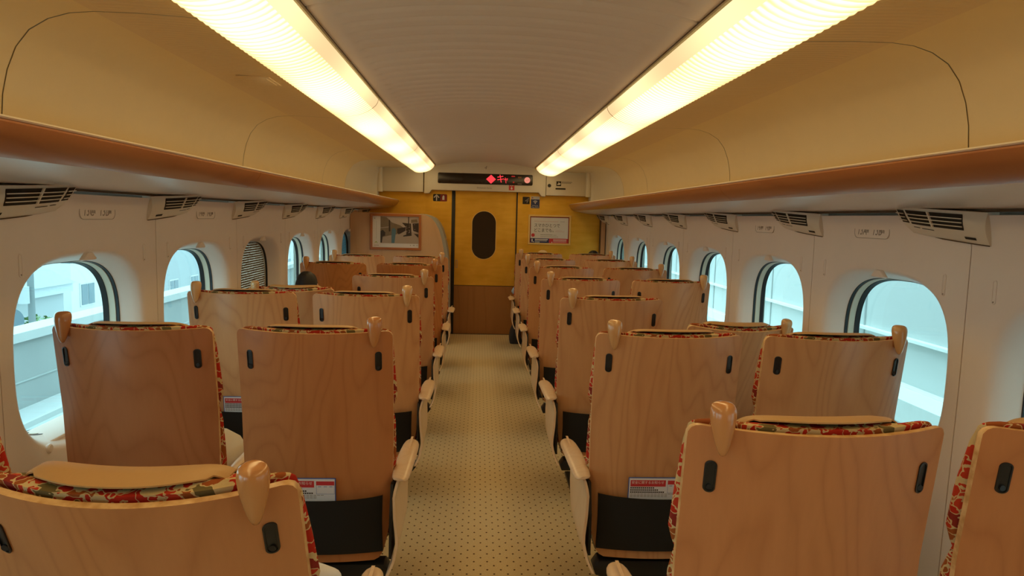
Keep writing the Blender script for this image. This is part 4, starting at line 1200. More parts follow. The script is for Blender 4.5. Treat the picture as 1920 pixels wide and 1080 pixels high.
    for z in zp:
        r1, r2 = [], []
        for i in range(17):
            x = -0.220 + 0.440 * i / 16
            bulge = 0.012 + 0.020 * ((z - 0.29) / 0.22) * (1 - (x / 0.23) ** 4)
            w_ = 1.0 - 0.012 * math.sin((z - 0.3) / 0.2 * PI)
            y = back_y(x, z)
            r1.append((x * w_, y - bulge, z)); r2.append((x * w_, y - 0.001, z))
        rows.append(r1); rows2.append(r2)
    mb.loft(rows, close=False); mb.loft([[(p[0], p[1] + 0.003, p[2]) for p in r] for r in rows], close=False)
    for i in (0, 16):
        mb.loft([[r[i] for r in rows], [r[i] for r in rows2]], close=False)
    mb.loft([rows[0], rows2[0]], close=False)
    mb.build('seat_pocket', 'black_cloth', t, smooth=50)
    # seat cushion and pan
    mb = MB(); rings = []
    for y, dz, hh in ((0.10, -0.03, 0.225), (0.12, 0.0, 0.24), (0.30, 0.008, 0.246), (0.46, 0.012, 0.246), (0.54, 0.004, 0.242), (0.575, -0.025, 0.232), (0.585, -0.06, 0.225)):
        ring = []
        for x, z in rrect(2 * hh, 0.15, 0.035, 4):
            ring.append((x, y, 0.385 + z + dz * (1 if z > 0 else 0.4) + 0.010 * (abs(x) / hh) ** 3 * (1 if z > 0 else 0)))
        rings.append(ring)
    mb.loft(rings); mb.build('seat_cushion', 'fabric', t, smooth=60)
    mb = MB(); mb.box(-0.215, 0.215, 0.10, 0.55, 0.262, 0.318); mb.build('seat_pan', 'black_metal', t, bevel=0.01)
    # under-frame seen below the back
    mb = MB(); mb.prism([(-0.225, 0.215), (-0.205, 0.245), (0.225, 0.245), (0.245, 0.215), (0.225, 0.190), (-0.215, 0.190)], 'y', 0.055, 0.125)
    mb.box(-0.16, 0.16, 0.125, 0.45, 0.205, 0.265)
    mb.build('cross_beam', 'black_metal', t, bevel=0.004)
    mb = MB(); mb.box(-0.10, 0.10, 0.16, 0.44, 0.02, 0.205)
    mb.box(-0.14, 0.14, 0.12, 0.50, 0.0, 0.022)
    mb.build('pedestal', 'black_metal', t, bevel=0.006)
    # bent plywood arm towards the aisle
    if arm_side:
        s = arm_side
        # each station: y, then section curve from the pad (top, overhanging the aisle) to the foot of the panel
        st = [(-0.045, 0.30), (-0.01, 0.34), (0.05, 0.55), (0.13, 0.80), (0.22, 0.95), (0.31, 1.0), (0.40, 0.92), (0.46, 0.80), (0.495, 0.62), (0.508, 0.5)]
        sec = [(0.330, 0.612), (0.318, 0.617), (0.300, 0.614), (0.288, 0.602), (0.284, 0.580), (0.272, 0.545), (0.262, 0.47), (0.266, 0.39), (0.280, 0.32), (0.292, 0.275)]
        sec = [(0.262, 0.596), (0.274, 0.607), (0.295, 0.612), (0.322, 0.607), (0.336, 0.594)]
        # pad
        mb = MB(); rings = []
        for y, k in ((-0.016, 0.42), (-0.010, 0.66), (0.01, 0.84), (0.05, 0.93), (0.15, 1.0), (0.28, 1.0), (0.38, 0.95), (0.44, 0.84), (0.468, 0.68), (0.481, 0.48), (0.486, 0.30)):
            zt = 0.585 - 0.10 * (y + 0.015) * 0.55 + 0.012 * math.sin(max(0, y) / 0.48 * PI)
            ring = []
            for a in [2 * PI * q / 14 for q in range(14)]:
                c, sn = math.cos(a), math.sin(a)
                x = 0.284 + 0.033 * k * math.copysign(abs(c) ** 0.7, c)
                z = zt + 0.0080 * math.copysign(abs(sn) ** 0.8, sn) * min(1.0, 0.25 + k * 0.9) - 0.010 * ((x - 0.27) / 0.03) ** 2 * 0.5
                ring.append((s * x, y, z))
            rings.append(ring)
        mb.loft(rings); arm = mb.build('armrest', 'armwood', t, smooth=60)
        # curved side panel
        mb = MB(); outer, inner = [], []
        for q in range(15):
            v = q / 14.0                               # 0 top .. 1 foot
            z = lerp(0.583, 0.262, v)
            x = 0.286 - 0.020 * math.sin(min(1, v * 1.3) * PI) + 0.0 + 0.0
            x = interp([(0.0, 0.284), (0.08, 0.272), (0.2, 0.264), (0.45, 0.268), (0.7, 0.278), (0.88, 0.268), (1.0, 0.248)], v) 
            ya = interp([(0.0, 0.02), (0.15, -0.005), (0.6, -0.015), (0.85, -0.04), (1.0, -0.065)], v)
            yb = interp([(0.0, 0.45), (0.2, 0.44), (0.5, 0.38), (0.75, 0.26), (0.9, 0.10), (1.0, -0.04)], v)
            ro, ri = [], []
            for p_ in range(9):
                y = lerp(ya, yb, p_ / 8.0)
                ro.append((s * (x + 0.0045), y, z)); ri.append((s * (x - 0.0045), y, z))
            outer.append(ro); inner.append(ri)
        mb.loft([a + b[::-1] for a, b in zip(outer, inner)])
        mb.build('arm_panel', 'armwood', arm, smooth=60)
        mb = MB()
        mb.prism([(-0.01, 0.30), (0.42, 0.30), (0.45, 0.46), (0.40, 0.55), (0.03, 0.55), (-0.005, 0.45)], 'x', s * 0.249, s * 0.258)
        mb.build('arm_shadow_sheet', 'black_plastic', arm, smooth=0)  # black sheet added as the dark shadow between arm panel and seat
    # centre armrest between the pair, folded down, only on window seats
    if not arm_side:
        s = -out_side
        mb = MB(); rings = []
        for y, k in ((0.03, 0.5), (0.05, 0.9), (0.15, 1.0), (0.32, 1.0), (0.41, 0.85), (0.43, 0.4)):
            rings.append([(s * 0.292 + 0.022 * k * math.cos(a), y, 0.580 + 0.014 * k * math.sin(a)) for a in [2 * PI * q / 12 for q in range(12)]])
        mb.loft(rings); mb.build('centre_armrest', 'armwood', t, smooth=60)
    return t

BACK_PARTS = ('back_shell', 'back_cushion', 'head_cover', 'grab_knob', 'coat_slot', 'seat_pocket')
PIV = Vector((0, 0.13, 0.30))
def recline(root, deg, dz=0.0, dy=0.0):
    R = Matrix.Rotation(math.radians(deg), 4, 'X')
    for ch in KIDS[root.name]:
        if ch.name.split('.')[0] in BACK_PARTS:
            ch.rotation_euler = (math.radians(deg), 0, 0)
            ch.location = PIV - (R @ PIV) + Vector((0, dy, dz))

XA, XW = 0.600, 1.190
def seats():
    protos = {}
    def get(out_side, arm):
        key = (out_side, arm)
        if key not in protos:
            p = seat_proto(out_side, arm); reg(p); protos[key] = p
            return p, True
        return protos[key], False
    random.seed(11)
    fine = {('L', 1, 'a'): (13.0, 0.010, 0.0), ('R', 3, 'w'): (13.0, -0.050, 0.0), ('L', 4, 'w'): (13.0, -0.020, 0.0)}
    tint = {('L', 2, 'w'): (0.66, 0.45, 0.36), ('L', 2, 'a'): (0.82, 0.59, 0.44), ('L', 1, 'a'): (0.92, 0.70, 0.54), ('R', 1, 'a'): (0.94, 0.70, 0.56), ('R', 1, 'w'): (0.90, 0.62, 0.46),  # wood tone per seat, mixed with window reflections put into the colour
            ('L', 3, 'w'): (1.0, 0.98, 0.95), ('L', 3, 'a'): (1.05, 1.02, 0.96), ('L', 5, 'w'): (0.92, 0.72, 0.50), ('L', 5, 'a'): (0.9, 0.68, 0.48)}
    desc = {('L', 1, 'a'): 'reclined aisle seat in the front pair, tan head cover in view, white sleeve beside it',
            ('L', 1, 'w'): 'window seat of which only a strip of red fabric shows at the edge',
            ('L', 2, 'w'): 'dark reddish wood window seat in front of the first big house view window',
            ('L', 2, 'a'): 'orange brown wood aisle seat with safety card, just ahead of the reclined front seat'}
    labels = {}
    for side, S, nrow in ((-1, 'L', 6), (1, 'R', 7)):
        for r in range(1, nrow + 1):
            for pos in ('a', 'w'):
                out = -side if pos == 'a' else side
                arm = -side if pos == 'a' else 0
                p, first = get(out, arm)
                o = p if first else copy_tree(p)
                y = Y0 + PITCH * (r - 1) + (-0.015 if side < 0 else 0.012)
                o.location = (side * (XA if pos == 'a' else XW), y, 0)
                key = (S, r, pos)
                base = tint.get(key)
                if base is None:
                    k = random.uniform(0.88, 1.04); w_ = random.uniform(0.86, 1.0)
                    base = (k, k * w_ ** 0.5, k * w_)
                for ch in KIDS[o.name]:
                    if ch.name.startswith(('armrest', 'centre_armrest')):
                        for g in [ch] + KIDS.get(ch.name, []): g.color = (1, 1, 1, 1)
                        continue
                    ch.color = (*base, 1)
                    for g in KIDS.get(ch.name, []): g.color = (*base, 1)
                if key in fine: recline(o, *fine[key])
                else: recline(o, random.uniform(-0.25, 0.25))
                view = 'house view side' if side < 0 else 'barrier view side'
                what = 'aisle' if pos == 'a' else 'window'
                lab = desc.get(key) or {
                    ('R', 1, 'a'): 'wood backed aisle seat nearest the camera on the barrier view side, shiny knob',
                    ('R', 1, 'w'): 'wood backed window seat cut by the picture edge with red fabric showing',
                    ('R', 2, 'a'): 'pale wood aisle seat with safety card and black pocket, barrier view side',
                    ('R', 3, 'w'): 'reclined window seat, its back top lowest of its row, barrier view side',
                    ('L', 4, 'w'): 'reclined window seat in which the black haired person sits, beside the woven blind',
                    ('R', 7, 'a'): 'aisle seat nearest the advertisement, holding the person in knit hat',
                    ('R', 7, 'w'): 'window seat nearest the gold wall, holding a black haired person',
                    ('L', 6, 'a'): 'aisle seat right before the wooden partition with the photograph',
                    ('L', 6, 'w'): 'window seat right before the wooden partition with the photograph'}.get(key) \
                    or 'wood backed %s seat on the %s, in the %s row from the camera' % (what, view, ORD[r - 1])
                tag(o, cat='seat', group='wood backed train seats', label=lab)

# ------------------------------------------------------------------ safety cards in the pockets
def card_proto():
    t = empty('safety_card', (0, 0, 0))
    W, H = 0.205, 0.15
    mb = MB(); mb.box(-W / 2, W / 2, 0, 0.0016, 0, H); mb.build('card_rim', 'card_blue', t, smooth=0)
    mb = MB(); mb.box(-W / 2 + 0.003, W / 2 - 0.003, -0.0006, 0.0, 0.001, H - 0.003); mb.build('card_sheet', 'card', t, smooth=0)
    mb = MB(); mb.box(-0.095, 0.030, -0.0010, -0.0006, 0.1165, 0.140); mb.box(0.037, 0.098, -0.0010, -0.0006, 0.1245, 0.139); mb.build('red_heading', 'red', t, smooth=0)
    text_mesh('heading_text', '安全に関するお知らせ', 0.0125, 'white_ink', t, (-0.092, -0.0013, 0.131), xs=0.93, depth=0.0001)
    mb = MB()
    for z, x1_ in ((0.1115, -0.012), (0.1035, 0.002), (0.0955, 0.026)):
        x = -0.095
        while x < x1_:
            mb.box(x, x + 0.0052, -0.0010, -0.0006, z - 0.0026, z + 0.0022); x += 0.0072
    mb.build('body_text', 'print_black', t, smooth=0)
    mb = MB()
    for z, x1_ in ((0.0885, 0.062), (0.0835, 0.030), (0.0785, 0.038)):
        x = -0.095
        while x < x1_:
            mb.box(x, x + 0.010, -0.0010, -0.0006, z - 0.0009, z + 0.0009); x += 0.0122
    x = 0.040
    mb.build('fine_print', 'print_grey', t, smooth=0)
    mb = MB(); mb.box(0.037, 0.098, -0.0010, -0.0006, 0.0925, 0.0933); mb.box(0.037, 0.0378, -0.0010, -0.0006, 0.0925, 0.125); mb.box(0.0972, 0.098, -0.0010, -0.0006, 0.0925, 0.125)
    for x in (0.046, 0.065, 0.084): mb.box(x - 0.003, x + 0.008, -0.0010, -0.0006, 0.1185, 0.1200)
    mb.build('box_rule', 'card_blue', t, smooth=0)
    return t

def cards():
    proto = card_proto(); reg(proto)
    spots = [(1, 2, 'a', -0.020, 0.0, 'white safety card with red heading, most fully seen, on the barrier view side'),
             (-1, 2, 'a', -0.030, 0.0, 'white safety card half hidden by the reclined seat, in the pocket behind it'),
             (-1, 3, 'w', 0.010, 0.0, 'white safety card showing between the two nearer seats, house view side'),
             (1, 3, 'a', 0.045, 0.0, 'safety card of which only a blue edge shows beside the aisle seat')]
    spots[1] = (-1, 2, 'a', -0.035, 0.0, spots[1][5])
    for i, (side, r, pos, dx, rz, lab) in enumerate(spots):
        o = proto if i == 0 else copy_tree(proto)
        cx = side * (XA if pos == 'a' else XW)
        y = Y0 + PITCH * (r - 1) + (-0.015 if side < 0 else 0.012)
        zb = 0.432
        yb = back_y(min(dx, dx), 0.43)
        o.location = (cx + dx, y + yb - 0.009, zb)
        o.rotation_euler = (math.radians(4.5), math.radians(0.0), 0)
        tag(o, cat='card', group='safety cards in the seat pockets', label=lab)

# ------------------------------------------------------------------ people
def skinned(name, verts, edges, radii, parent=None, sub=2):
    me = bpy.data.meshes.new(name + '_skeleton')
    me.from_pydata(verts, edges, [])
    ob = bpy.data.objects.new(name + '_tmp', me); COL.objects.link(ob)
    sk = ob.modifiers.new('s', 'SKIN'); sk.use_smooth_shade = True
    for i, r in enumerate(radii):
        me.skin_vertices[0].data[i].radius = (r, r) if not isinstance(r, tuple) else r
    me.skin_vertices[0].data[0].use_root = True
    ss = ob.modifiers.new('u', 'SUBSURF'); ss.levels = sub; ss.render_levels = sub
    dg = bpy.context.evaluated_depsgraph_get()
    m2 = bpy.data.meshes.new_from_object(ob.evaluated_get(dg), depsgraph=dg)
    bpy.data.objects.remove(ob); bpy.data.meshes.remove(me)
    return m2

def person(name, loc, label, shirt, trousers, hair, hair_kind, scale=1.0, arm=None, back=12, head_h=None, shoe='black_plastic', turn=0):
    """A seated figure facing +Y. loc is the seat point under the pelvis (seat top). One continuous body mesh."""
    root = empty('person', loc, cat='person', label=label)
    S = scale
    b = math.radians(back)
    def sp(h, fwd=0, x=0):                    # point along the leaning spine
        return Vector((x * S, (fwd * math.cos(b) - h * math.sin(b)) * S, (h * math.cos(b) + fwd * math.sin(b)) * S + 0.09 * S))
    V = []; E = []; R = []; C = []
    def add(p, r, parent=None, col=0):
        V.append(tuple(p)); R.append(r if isinstance(r, tuple) else r * S); C.append(col)
        if parent is not None: E.append((parent, len(V) - 1))
        return len(V) - 1
    pel = add(sp(0.0), 0.125, None, 1)
    w = add(sp(0.14), 0.118, pel, 0)
    ch = add(sp(0.32), 0.130, w, 0)
    nb = add(sp(0.44), 0.095, ch, 0)
    nk = add(sp(0.50, 0.01), 0.052, nb, 2)
    h1 = add(sp(0.575, 0.03), 0.075, nk, 2)
    h2 = add(sp(0.645, 0.035), 0.092, h1, 2)
    h3 = add(sp(0.715, 0.025), 0.080, h2, 2)
    hands = []
    for s in (-1, 1):
        sh = add(sp(0.415, 0.0, s * 0.15), 0.062, nb, 0)
        if arm and arm[0] == s:
            el = Vector(arm[1]) - Vector(loc); wr = Vector(arm[2]) - Vector(loc)
            a = add(lerp(Vector(V[sh]), el, 0.5), 0.054, sh, 0)
            e = add(el, 0.045, a, 0); f = add(lerp(el, wr, 0.5), 0.038, e, 0 if arm[3] else 2); g = add(wr, 0.025, f, 0 if arm[3] else 2)
        else:
            e_p = Vector((s * 0.235 * S, 0.10 * S, 0.24 * S)); w_p = Vector((s * 0.11 * S, 0.32 * S, 0.22 * S))
            a = add(lerp(Vector(V[sh]), e_p, 0.5), 0.05, sh, 0)
            e = add(e_p, 0.042, a, 0); f = add(lerp(e_p, w_p, 0.5), 0.036, e, 2); g = add(w_p, 0.025, f, 2)
            wr = w_p; el = e_p
        d = (Vector(V[g]) - Vector(V[f])).normalized()
        pl = add(Vector(V[g]) + d * 0.055 * S, (0.040 * S, 0.018 * S), g, 2)
        hands.append((g, pl, d, s))
        hp = add(Vector((s * 0.095 * S, 0.06 * S, 0.075 * S)), 0.085, pel, 1)
        kn = add(Vector((s * 0.12 * S, 0.46 * S, 0.10 * S)), 0.062, hp, 1)
        ca = add(Vector((s * 0.12 * S, 0.50 * S, (-0.12) * S)), 0.054, kn, 1)
        an = add(Vector((s * 0.12 * S, 0.48 * S, -loc[2] + 0.085)), 0.038, ca, 1)
        hl = add(Vector((s * 0.12 * S, 0.50 * S, -loc[2] + 0.045)), 0.038, an, 3)
        to = add(Vector((s * 0.13 * S, 0.66 * S, -loc[2] + 0.034)), 0.030, hl, 3)
    # five fingers from each palm
    for g, pl, d, s in hands:
        side = d.cross(Vector((0, 0, 1))).normalized()
        dn = side.cross(d).normalized()
        if dn.z > 0: dn = -dn
        for q, (off, ln) in enumerate(((-0.030, 0.060), (-0.010, 0.078), (0.010, 0.074), (0.028, 0.058))):
            p0 = Vector(V[pl]) + side * off * S + d * 0.018 * S
            k0 = add(p0, 0.0088, pl, 2)
            k1 = add(p0 + d * ln * 0.5 * S + dn * 0.006 * S, 0.0080, k0, 2)
            k2 = add(p0 + d * ln * 0.85 * S + dn * 0.030 * S, 0.0068, k1, 2)
        th = Vector(V[g]) + d * 0.022 * S
        k0 = add(th - side * s * 0.034 * S + dn * 0.008 * S, 0.0105, pl, 2)
        add(Vector(V[k0]) + d * 0.040 * S - side * s * 0.012 * S + dn * 0.012 * S, 0.0085, k0, 2)
    me = skinned(name, V, E, R)
    mats = [shirt, trousers, 'skin', shoe]
    me.materials.clear()
    for mm in mats: me.materials.append(M[mm])
    vs = [Vector(v) for v in V]
    segs = [(vs[a], vs[b_], C[b_]) for a, b_ in E]
    for p in me.polygons:
        c = p.center; best = (1e9, 0)
        for a, b_, col in segs:
            ab = b_ - a; t = max(0, min(1, (c - a).dot(ab) / max(1e-9, ab.dot(ab))))
            dd = (c - (a + ab * t)).length
            if dd < best[0]: best = (dd, col)
        p.material_index = best[1]; p.use_smooth = True
    body = bpy.data.objects.new('body', me); COL.objects.link(body); body.parent = root
    # face
    hc = sp(0.650, 0.035)
    fwd = Vector((0, math.cos(b), math.sin(b))); up = Vector((0, -math.sin(b), math.cos(b)))
    mb = MB()
    nose = hc + fwd * 0.092 * S - up * 0.012 * S
    mb.tube([nose + up * 0.03 * S - fwd * 0.012 * S, nose + up * 0.008 * S, nose - up * 0.012 * S + fwd * 0.010 * S, nose - up * 0.022 * S - fwd * 0.006 * S], [0.006 * S, 0.009 * S, 0.012 * S, 0.009 * S], 10)
    mb.build('nose', 'skin', body, smooth=80)
    for s in (-1, 1):
        c = hc + Vector((s * 0.030 * S, 0, 0)) + fwd * 0.080 * S + up * 0.012 * S
        mb = MB(); mb.tube([c - Vector((0.012 * S, 0, 0)), c, c + Vector((0.012 * S, 0, 0))], [0.002 * S, 0.006 * S, 0.002 * S], 8); mb.build('eye', 'hair', body, smooth=80)
        c = hc + Vector((s * 0.090 * S, 0, 0)) - up * 0.01 * S
        mb = MB(); mb.tube([c - up * 0.026 * S, c, c + up * 0.026 * S], [0.008 * S, 0.014 * S, 0.008 * S], 8); mb.build('ear', 'skin', body, smooth=80)
    c = hc + fwd * 0.078 * S - up * 0.052 * S
    mb = MB(); mb.tube([c - Vector((0.022 * S, 0, 0)) - fwd * 0.006 * S, c + fwd * 0.004, c + Vector((0.022 * S, 0, 0)) - fwd * 0.006 * S], [0.002, 0.005 * S, 0.002], 8); mb.build('mouth', 'red', body, smooth=80)
    # hair cap or hat
    mb = MB(); rings = []
    n = 28
    hc2 = sp(0.672, 0.024)
    for j in range(10):
        ph = PI / 2 * j / 9.0
        ring = []
        for i in range(n):
            a = 2 * PI * i / n
            drop = (0.075 if math.sin(a) < 0.3 else 0.015) * (1 - math.sin(ph)) ** 1.0
            rr = 0.098 * math.cos(ph) ** 0.8 if j < 9 else 0.004
            p = hc2 + Vector((1, 0, 0)) * (rr * math.cos(a) * S) + fwd * (rr * 1.06 * math.sin(a) * S) + up * ((0.104 * math.sin(ph) - drop) * S)
            wv = 0.0025 * math.sin(a * 9 + j) * S
            ring.append(p + up * wv)
        rings.append(ring)
    mb.loft(rings, cap0=False)
    mb.build(hair_kind, hair, root, smooth=80)
    return root

def people():
    person('person', (-0.61, 1.50, 0.46), 'person in white shirt slouched in the reclined front seat, elbow out to the aisle', 'white_cloth', 'dark_cloth', 'hair', 'hair', scale=0.60,
           arm=(1, (-0.366, 1.46, 0.668), (-0.48, 1.66, 0.60), True), back=25)
    person('person', (-XW + 0.02, 4.55, 0.46), 'black haired person in the reclined window seat beside the woven blind', 'dark_cloth', 'dark_cloth', 'hair', 'hair', scale=0.742, back=10)
    person('person', (0.665, 7.83, 0.46), 'person in knit hat and pale blue top, seated at the aisle by the advertisement', 'blue_cloth', 'dark_cloth', 'hair_light', 'knit_hat', scale=0.765,
           arm=(-1, (0.345, 7.92, 0.62), (0.50, 8.10, 0.62), True), back=8)
    person('person', (1.245, 7.83, 0.46), 'black haired person in the window seat nearest the gold wall', 'white_cloth', 'dark_cloth', 'hair', 'hair', scale=0.775, back=8)
    # shoe-like black bag on the floor by the front aisle seat
    mb = MB(); rings = []
    for z, w_, d_ in ((0.0, 0.075, 0.15), (0.05, 0.080, 0.155), (0.13, 0.070, 0.14), (0.20, 0.045, 0.10), (0.235, 0.02, 0.05)):
        rings.append([(0.405 + x, 8.12 + y, z) for x, y in rrect(2 * w_, 2 * d_, min(w_, d_) * 0.5, 4)])
    mb.loft(rings); t = mb.build('shoulder_bag', 'dark_cloth', smooth=60)
    tag(t, cat='bag', label='small black bag on the floor beside the last aisle seat near the door')
    # white cloth bag on the dark seat
    mb = MB(); rings = []
    for z, w_, d_ in ((0.482, 0.095, 0.11), (0.50, 0.108, 0.122), (0.55, 0.104, 0.116), (0.60, 0.080, 0.09), (0.635, 0.04, 0.05), (0.645, 0.012, 0.02)):
        rings.append([(-1.055 + x + 0.004 * math.sin(9 * y), 2.60 + y, z) for x, y in rrect(2 * w_, 2 * d_, min(w_, d_) * 0.6, 5)])
    mb.loft(rings); t = mb.build('canvas_bag', 'cream_cloth', smooth=70)
    tag(t, cat='bag', label='cream canvas bag lying on the seat ahead, seen through the gap between two seat backs')

# ------------------------------------------------------------------ outside
def outside():
    # house side: track bed, parapet, ground, buildings
    mb = MB(); mb.box(-6.0, 20.0, -40, 90, -1.35, -1.25)
    tag(mb.build('ground', 'ballast', smooth=0), kind='structure', cat='ground', label='grey trackside bed outside the windows')
    mb = MB(); mb.box(-90, -6.4, -60, 160, -8.2, -8.0)
    tag(mb.build('ground_street', 'ballast', smooth=0), kind='structure', cat='ground', label='street level ground far below the viaduct')
    p = MB(); p.box(-6.25, -6.0, -40, 90, -1.25, -0.28)
    o = p.build('parapet_wall', 'concrete', smooth=0)
    tag(o, kind='structure', cat='wall', label='grey concrete viaduct parapet outside the house view windows')
    c = MB(); c.box(-6.32, -5.93, -40, 90, -0.28, -0.16); c.build('coping', 'concrete_l', o, smooth=0)
    c = MB(); c.box(-6.0, -5.985, -40, 90, -0.83, -0.81); c.build('parapet_joint', 'ballast', o, smooth=0)
    c = MB(); c.box(-6.0, -5.55, -40, 90, -1.25, -1.18); c.build('walkway', 'concrete_l', o, smooth=0)
    # barrier side
    p = MB(); p.box(4.5, 4.7, -40, 90, -1.25, 4.2)
    o = p.build('noise_barrier', 'barrier', smooth=0)
    tag(o, kind='structure', cat='barrier', label='tall pale concrete noise barrier outside the barrier view windows')
    c = MB(); c.box(4.42, 4.5, -40, 90, 0.295, 0.325); c.box(4.40, 4.5, -40, 90, -0.20, -0.17); c.build('cable_duct', 'barrier_line', o, smooth=0)
    c = MB(); c.box(4.05, 4.5, -40, 90, -0.40, -0.18); c.build('cable_trough', 'barrier_line', o, smooth=0)
    c = MB()
    for k in range(-4, 16): c.box(4.49, 4.5, k * 2.6, k * 2.6 + 0.025, -0.17, 4.2)
    c.build('panel_joint', 'concrete', o, smooth=0)
    # buildings
    def building(x0, x1, y0, y1, z1, mat, rows, cols, label, name='apartment_building', ww=1.2, wh=1.1, roofm='roof', face='x'):
        b = empty(name, (x1, (y0 + y1) / 2, -8.0), cat='building', label=label)
        yc = (y0 + y1) / 2
        mb = MB(); mb.box(x0 - x1, 0, y0 - yc, y1 - yc, 0, z1 + 8.0); mb.build('outer_wall', mat, b, smooth=0)
        mb = MB(); mb.box(x0 - x1 - 0.2, 0.25, y0 - yc - 0.2, y1 - yc + 0.2, z1 + 8.0, z1 + 8.35); mb.build('roof', roofm, b, smooth=0)
        for r in range(rows):
            for c_ in range(cols):
                zc = z1 + 8.0 - 1.5 - 2.8 * r
                y = (y0 - yc) + (y1 - y0) * (c_ + 0.5) / cols
                mb = MB(); mb.box(-0.02, 0.05, y - ww / 2, y + ww / 2, zc - wh / 2, zc + wh / 2)
                f = mb.build('window', 'bld_white', b, smooth=0)
                mb = MB(); mb.box(0.05, 0.07, y - ww / 2 + 0.07, y - 0.03, zc - wh / 2 + 0.07, zc + wh / 2 - 0.07); mb.box(0.05, 0.07, y + 0.03, y + ww / 2 - 0.07, zc - wh / 2 + 0.07, zc + wh / 2 - 0.07)
                mb.build('pane', 'bld_glass', f, smooth=0)
        # faces that look down the line towards the train
        for r in range(rows):
            zc = z1 + 8.0 - 1.5 - 2.8 * r
            mb = MB(); mb.box(-3.2, -2.0, y0 - yc - 0.05, y0 - yc + 0.02, zc - wh / 2, zc + wh / 2)
            f = mb.build('window', 'bld_white', b, smooth=0)
            mb = MB(); mb.box(-3.1, -2.65, y0 - yc - 0.07, y0 - yc - 0.05, zc - wh / 2 + .08, zc + wh / 2 - .08); mb.box(-2.55, -2.1, y0 - yc - 0.07, y0 - yc - 0.05, zc - wh / 2 + .08, zc + wh / 2 - .08)
            mb.build('pane', 'bld_glass', f, smooth=0)
        return b
    building(-21.5, -18.5, 32.0, 37.0, 4.5, 'bld_white', 4, 2, 'white apartment block seen behind the first house view window')
    building(-46, -30, 44.0, 56.0, 1.6, 'bld_white', 3, 4, 'wide pale apartment block with a row of windows behind the pole')
    building(-25, -18.5, 41.0, 53.0, 3.8, 'bld_grey', 4, 4, 'grey apartment block seen through the second house view window')
    building(-30, -20, 66.0, 90.0, 6.0, 'bld_white', 5, 8, 'long white apartment block seen through the far house view windows')
    h = building(-22, -15.8, 22.6, 26.8, -1.75, 'bld_grey', 1, 1, 'low grey house with pale roof behind the parapet', name='house', ww=1.4, wh=0.9)
    # gable roof on the low house
    mb = MB()
    mb.prism([(-2.3, 6.60), (0.0, 7.45), (2.3, 6.60)], 'x', -6.4, 0.4); mb.build('gable_roof', 'roof', h, smooth=0)
    # utility pole
    p = empty('utility_pole', (-12.0, 18.9, -8.0), cat='pole', label='grey utility pole with transformer outside the first house view window')
    mb = MB(); mb.tube([(0, 0, 0), (0, 0, 8.9)], [0.11, 0.075], 14); mb.build('shaft', 'pole', p)
    for z in (8.2, 8.6): 
        mb = MB(); mb.box(-0.8, 0.8, -0.05, 0.05, z, z + 0.09); mb.build('cross_arm', 'pole', p, smooth=0)
    mb = MB(); mb.tube([(0.0, -0.30, 6.9), (0.0, -0.30, 7.35)], 0.13, 16); mb.build('transformer', 'bld_grey', p)
    mb = MB(); mb.tube([(-0.55, 0, 6.35), (-0.60, 0.02, 6.35)], 0.36, 24); mb.build('round_mirror', 'bld_glass', p)
    for i, (a, b_, lab) in enumerate((((-12.0, 18.9, 0.62), (-18.4, 33.0, 1.2), 'upper overhead wire sagging from the utility pole'), ((-12.0, 18.9, 0.18), (-18.4, 34.5, -0.4), 'lower overhead wire sagging from the utility pole'))):
        pts = [Vector(a).lerp(Vector(b_), k / 10) - Vector((0, 0, 0.5 * math.sin(PI * k / 10))) for k in range(11)]
        mb = MB(); mb.tube(pts, 0.018, 5); tag(mb.build('overhead_wire', 'pole'), cat='wire', label=lab)
    # shrubs behind the parapet
    random.seed(3)
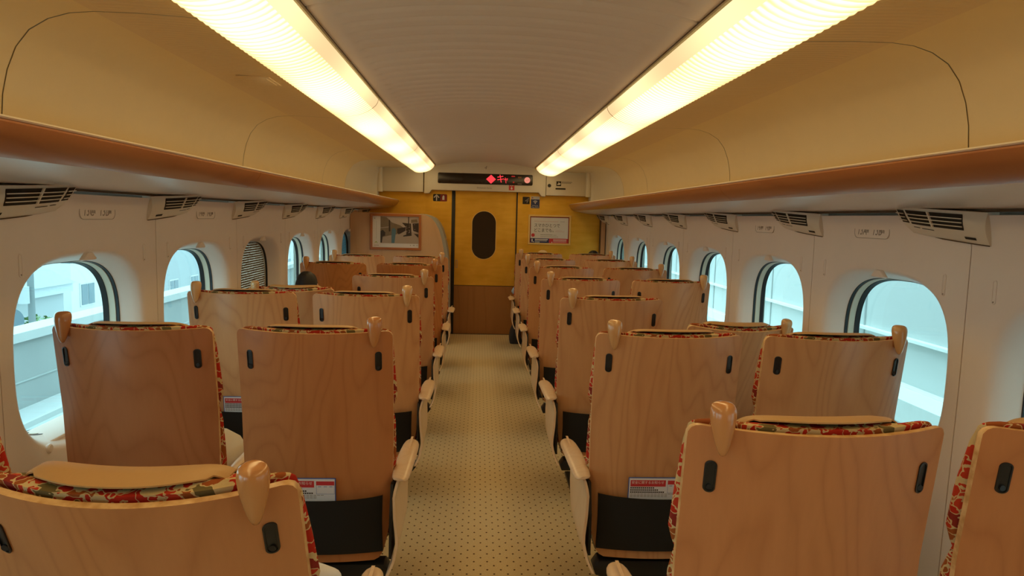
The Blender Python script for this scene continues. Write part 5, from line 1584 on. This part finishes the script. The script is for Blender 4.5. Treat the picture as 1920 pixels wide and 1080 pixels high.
    for i, (x, y, z, s, lab) in enumerate(((-13.4, 21.0, -2.45, 0.72, 'green shrub beside the utility pole'), (-13.6, 23.4, -2.75, 0.78, 'larger green shrub before the low grey house'))):
        root = empty('shrub', (x, y, -8.0), cat='shrub', label=lab)
        mb = MB()
        for q in range(700):
            d = Vector((random.gauss(0, 1), random.gauss(0, 1), random.gauss(0, 1))).normalized() * random.uniform(0.55, 1.0) * s
            c = Vector((0, 0, z + 8.0)) + Vector((d.x * 1.2, d.y * 1.6, d.z * 0.9))
            a = Vector((random.gauss(0, 1), random.gauss(0, 1), random.gauss(0, 1))).normalized() * 0.10; b2 = d.cross(a).normalized() * 0.07
            mb.add([c - a, c + b2, c + a, c - b2], [(0, 1, 2, 3)])
        mb.build('foliage', 'leaf', root, smooth=0, recalc=False)
        mb = MB(); mb.tube([(0, 0, 0), (0.1, 0, (z + 8) * 0.6), (0, 0.1, z + 8)], [0.12, 0.09, 0.05], 8); mb.build('trunk', 'pole', root)

# ------------------------------------------------------------------ world, camera, colour
def world():
    w = bpy.data.worlds.new('world'); SC.world = w; w.use_nodes = True
    nt = w.node_tree
    bg = nt.nodes['Background']
    bg.inputs[0].default_value = (0.80, 0.96, 1.0, 1)
    bg.inputs[1].default_value = 2.2
    s = bpy.data.lights.new('sun', 'SUN'); s.energy = 0.0

def camera():
    cam = bpy.data.cameras.new('camera'); o = bpy.data.objects.new('camera', cam); COL.objects.link(o)
    F = 1290.0
    cam.sensor_width = 36.0; cam.lens = 36.0 * F / 1920.0; cam.clip_start = 0.02; cam.clip_end = 400
    yaw, pit, rol = [math.radians(a) for a in (2.88, 5.82, 1.46)]
    cy, sy = math.cos(yaw), math.sin(yaw)
    fwd = Vector((sy * math.cos(pit), cy * math.cos(pit), -math.sin(pit)))
    right = Vector((cy, -sy, 0)); up = right.cross(fwd)
    r = right * math.cos(rol) + up * math.sin(rol); u = up * math.cos(rol) - right * math.sin(rol)
    m = Matrix(((r.x, u.x, -fwd.x, -0.065), (r.y, u.y, -fwd.y, 0.0), (r.z, u.z, -fwd.z, 1.475), (0, 0, 0, 1)))
    o.matrix_world = m
    SC.camera = o

setting(); lamps(); racks(); wall_fittings(); end_wall(); seats(); cards(); people(); outside(); world(); camera()
SC.view_settings.view_transform = 'Standard'
SC.view_settings.look = 'None'
SC.view_settings.gamma = 1.0
SC.view_settings.exposure = 0.6
SC.view_settings.use_curve_mapping = False
SC.cycles.max_bounces = 10
SC.cycles.diffuse_bounces = 6
SC.cycles.glossy_bounces = 4
SC.cycles.transparent_max_bounces = 12
SC.cycles.use_denoising = True
SC.cycles.sample_clamp_indirect = 6.0
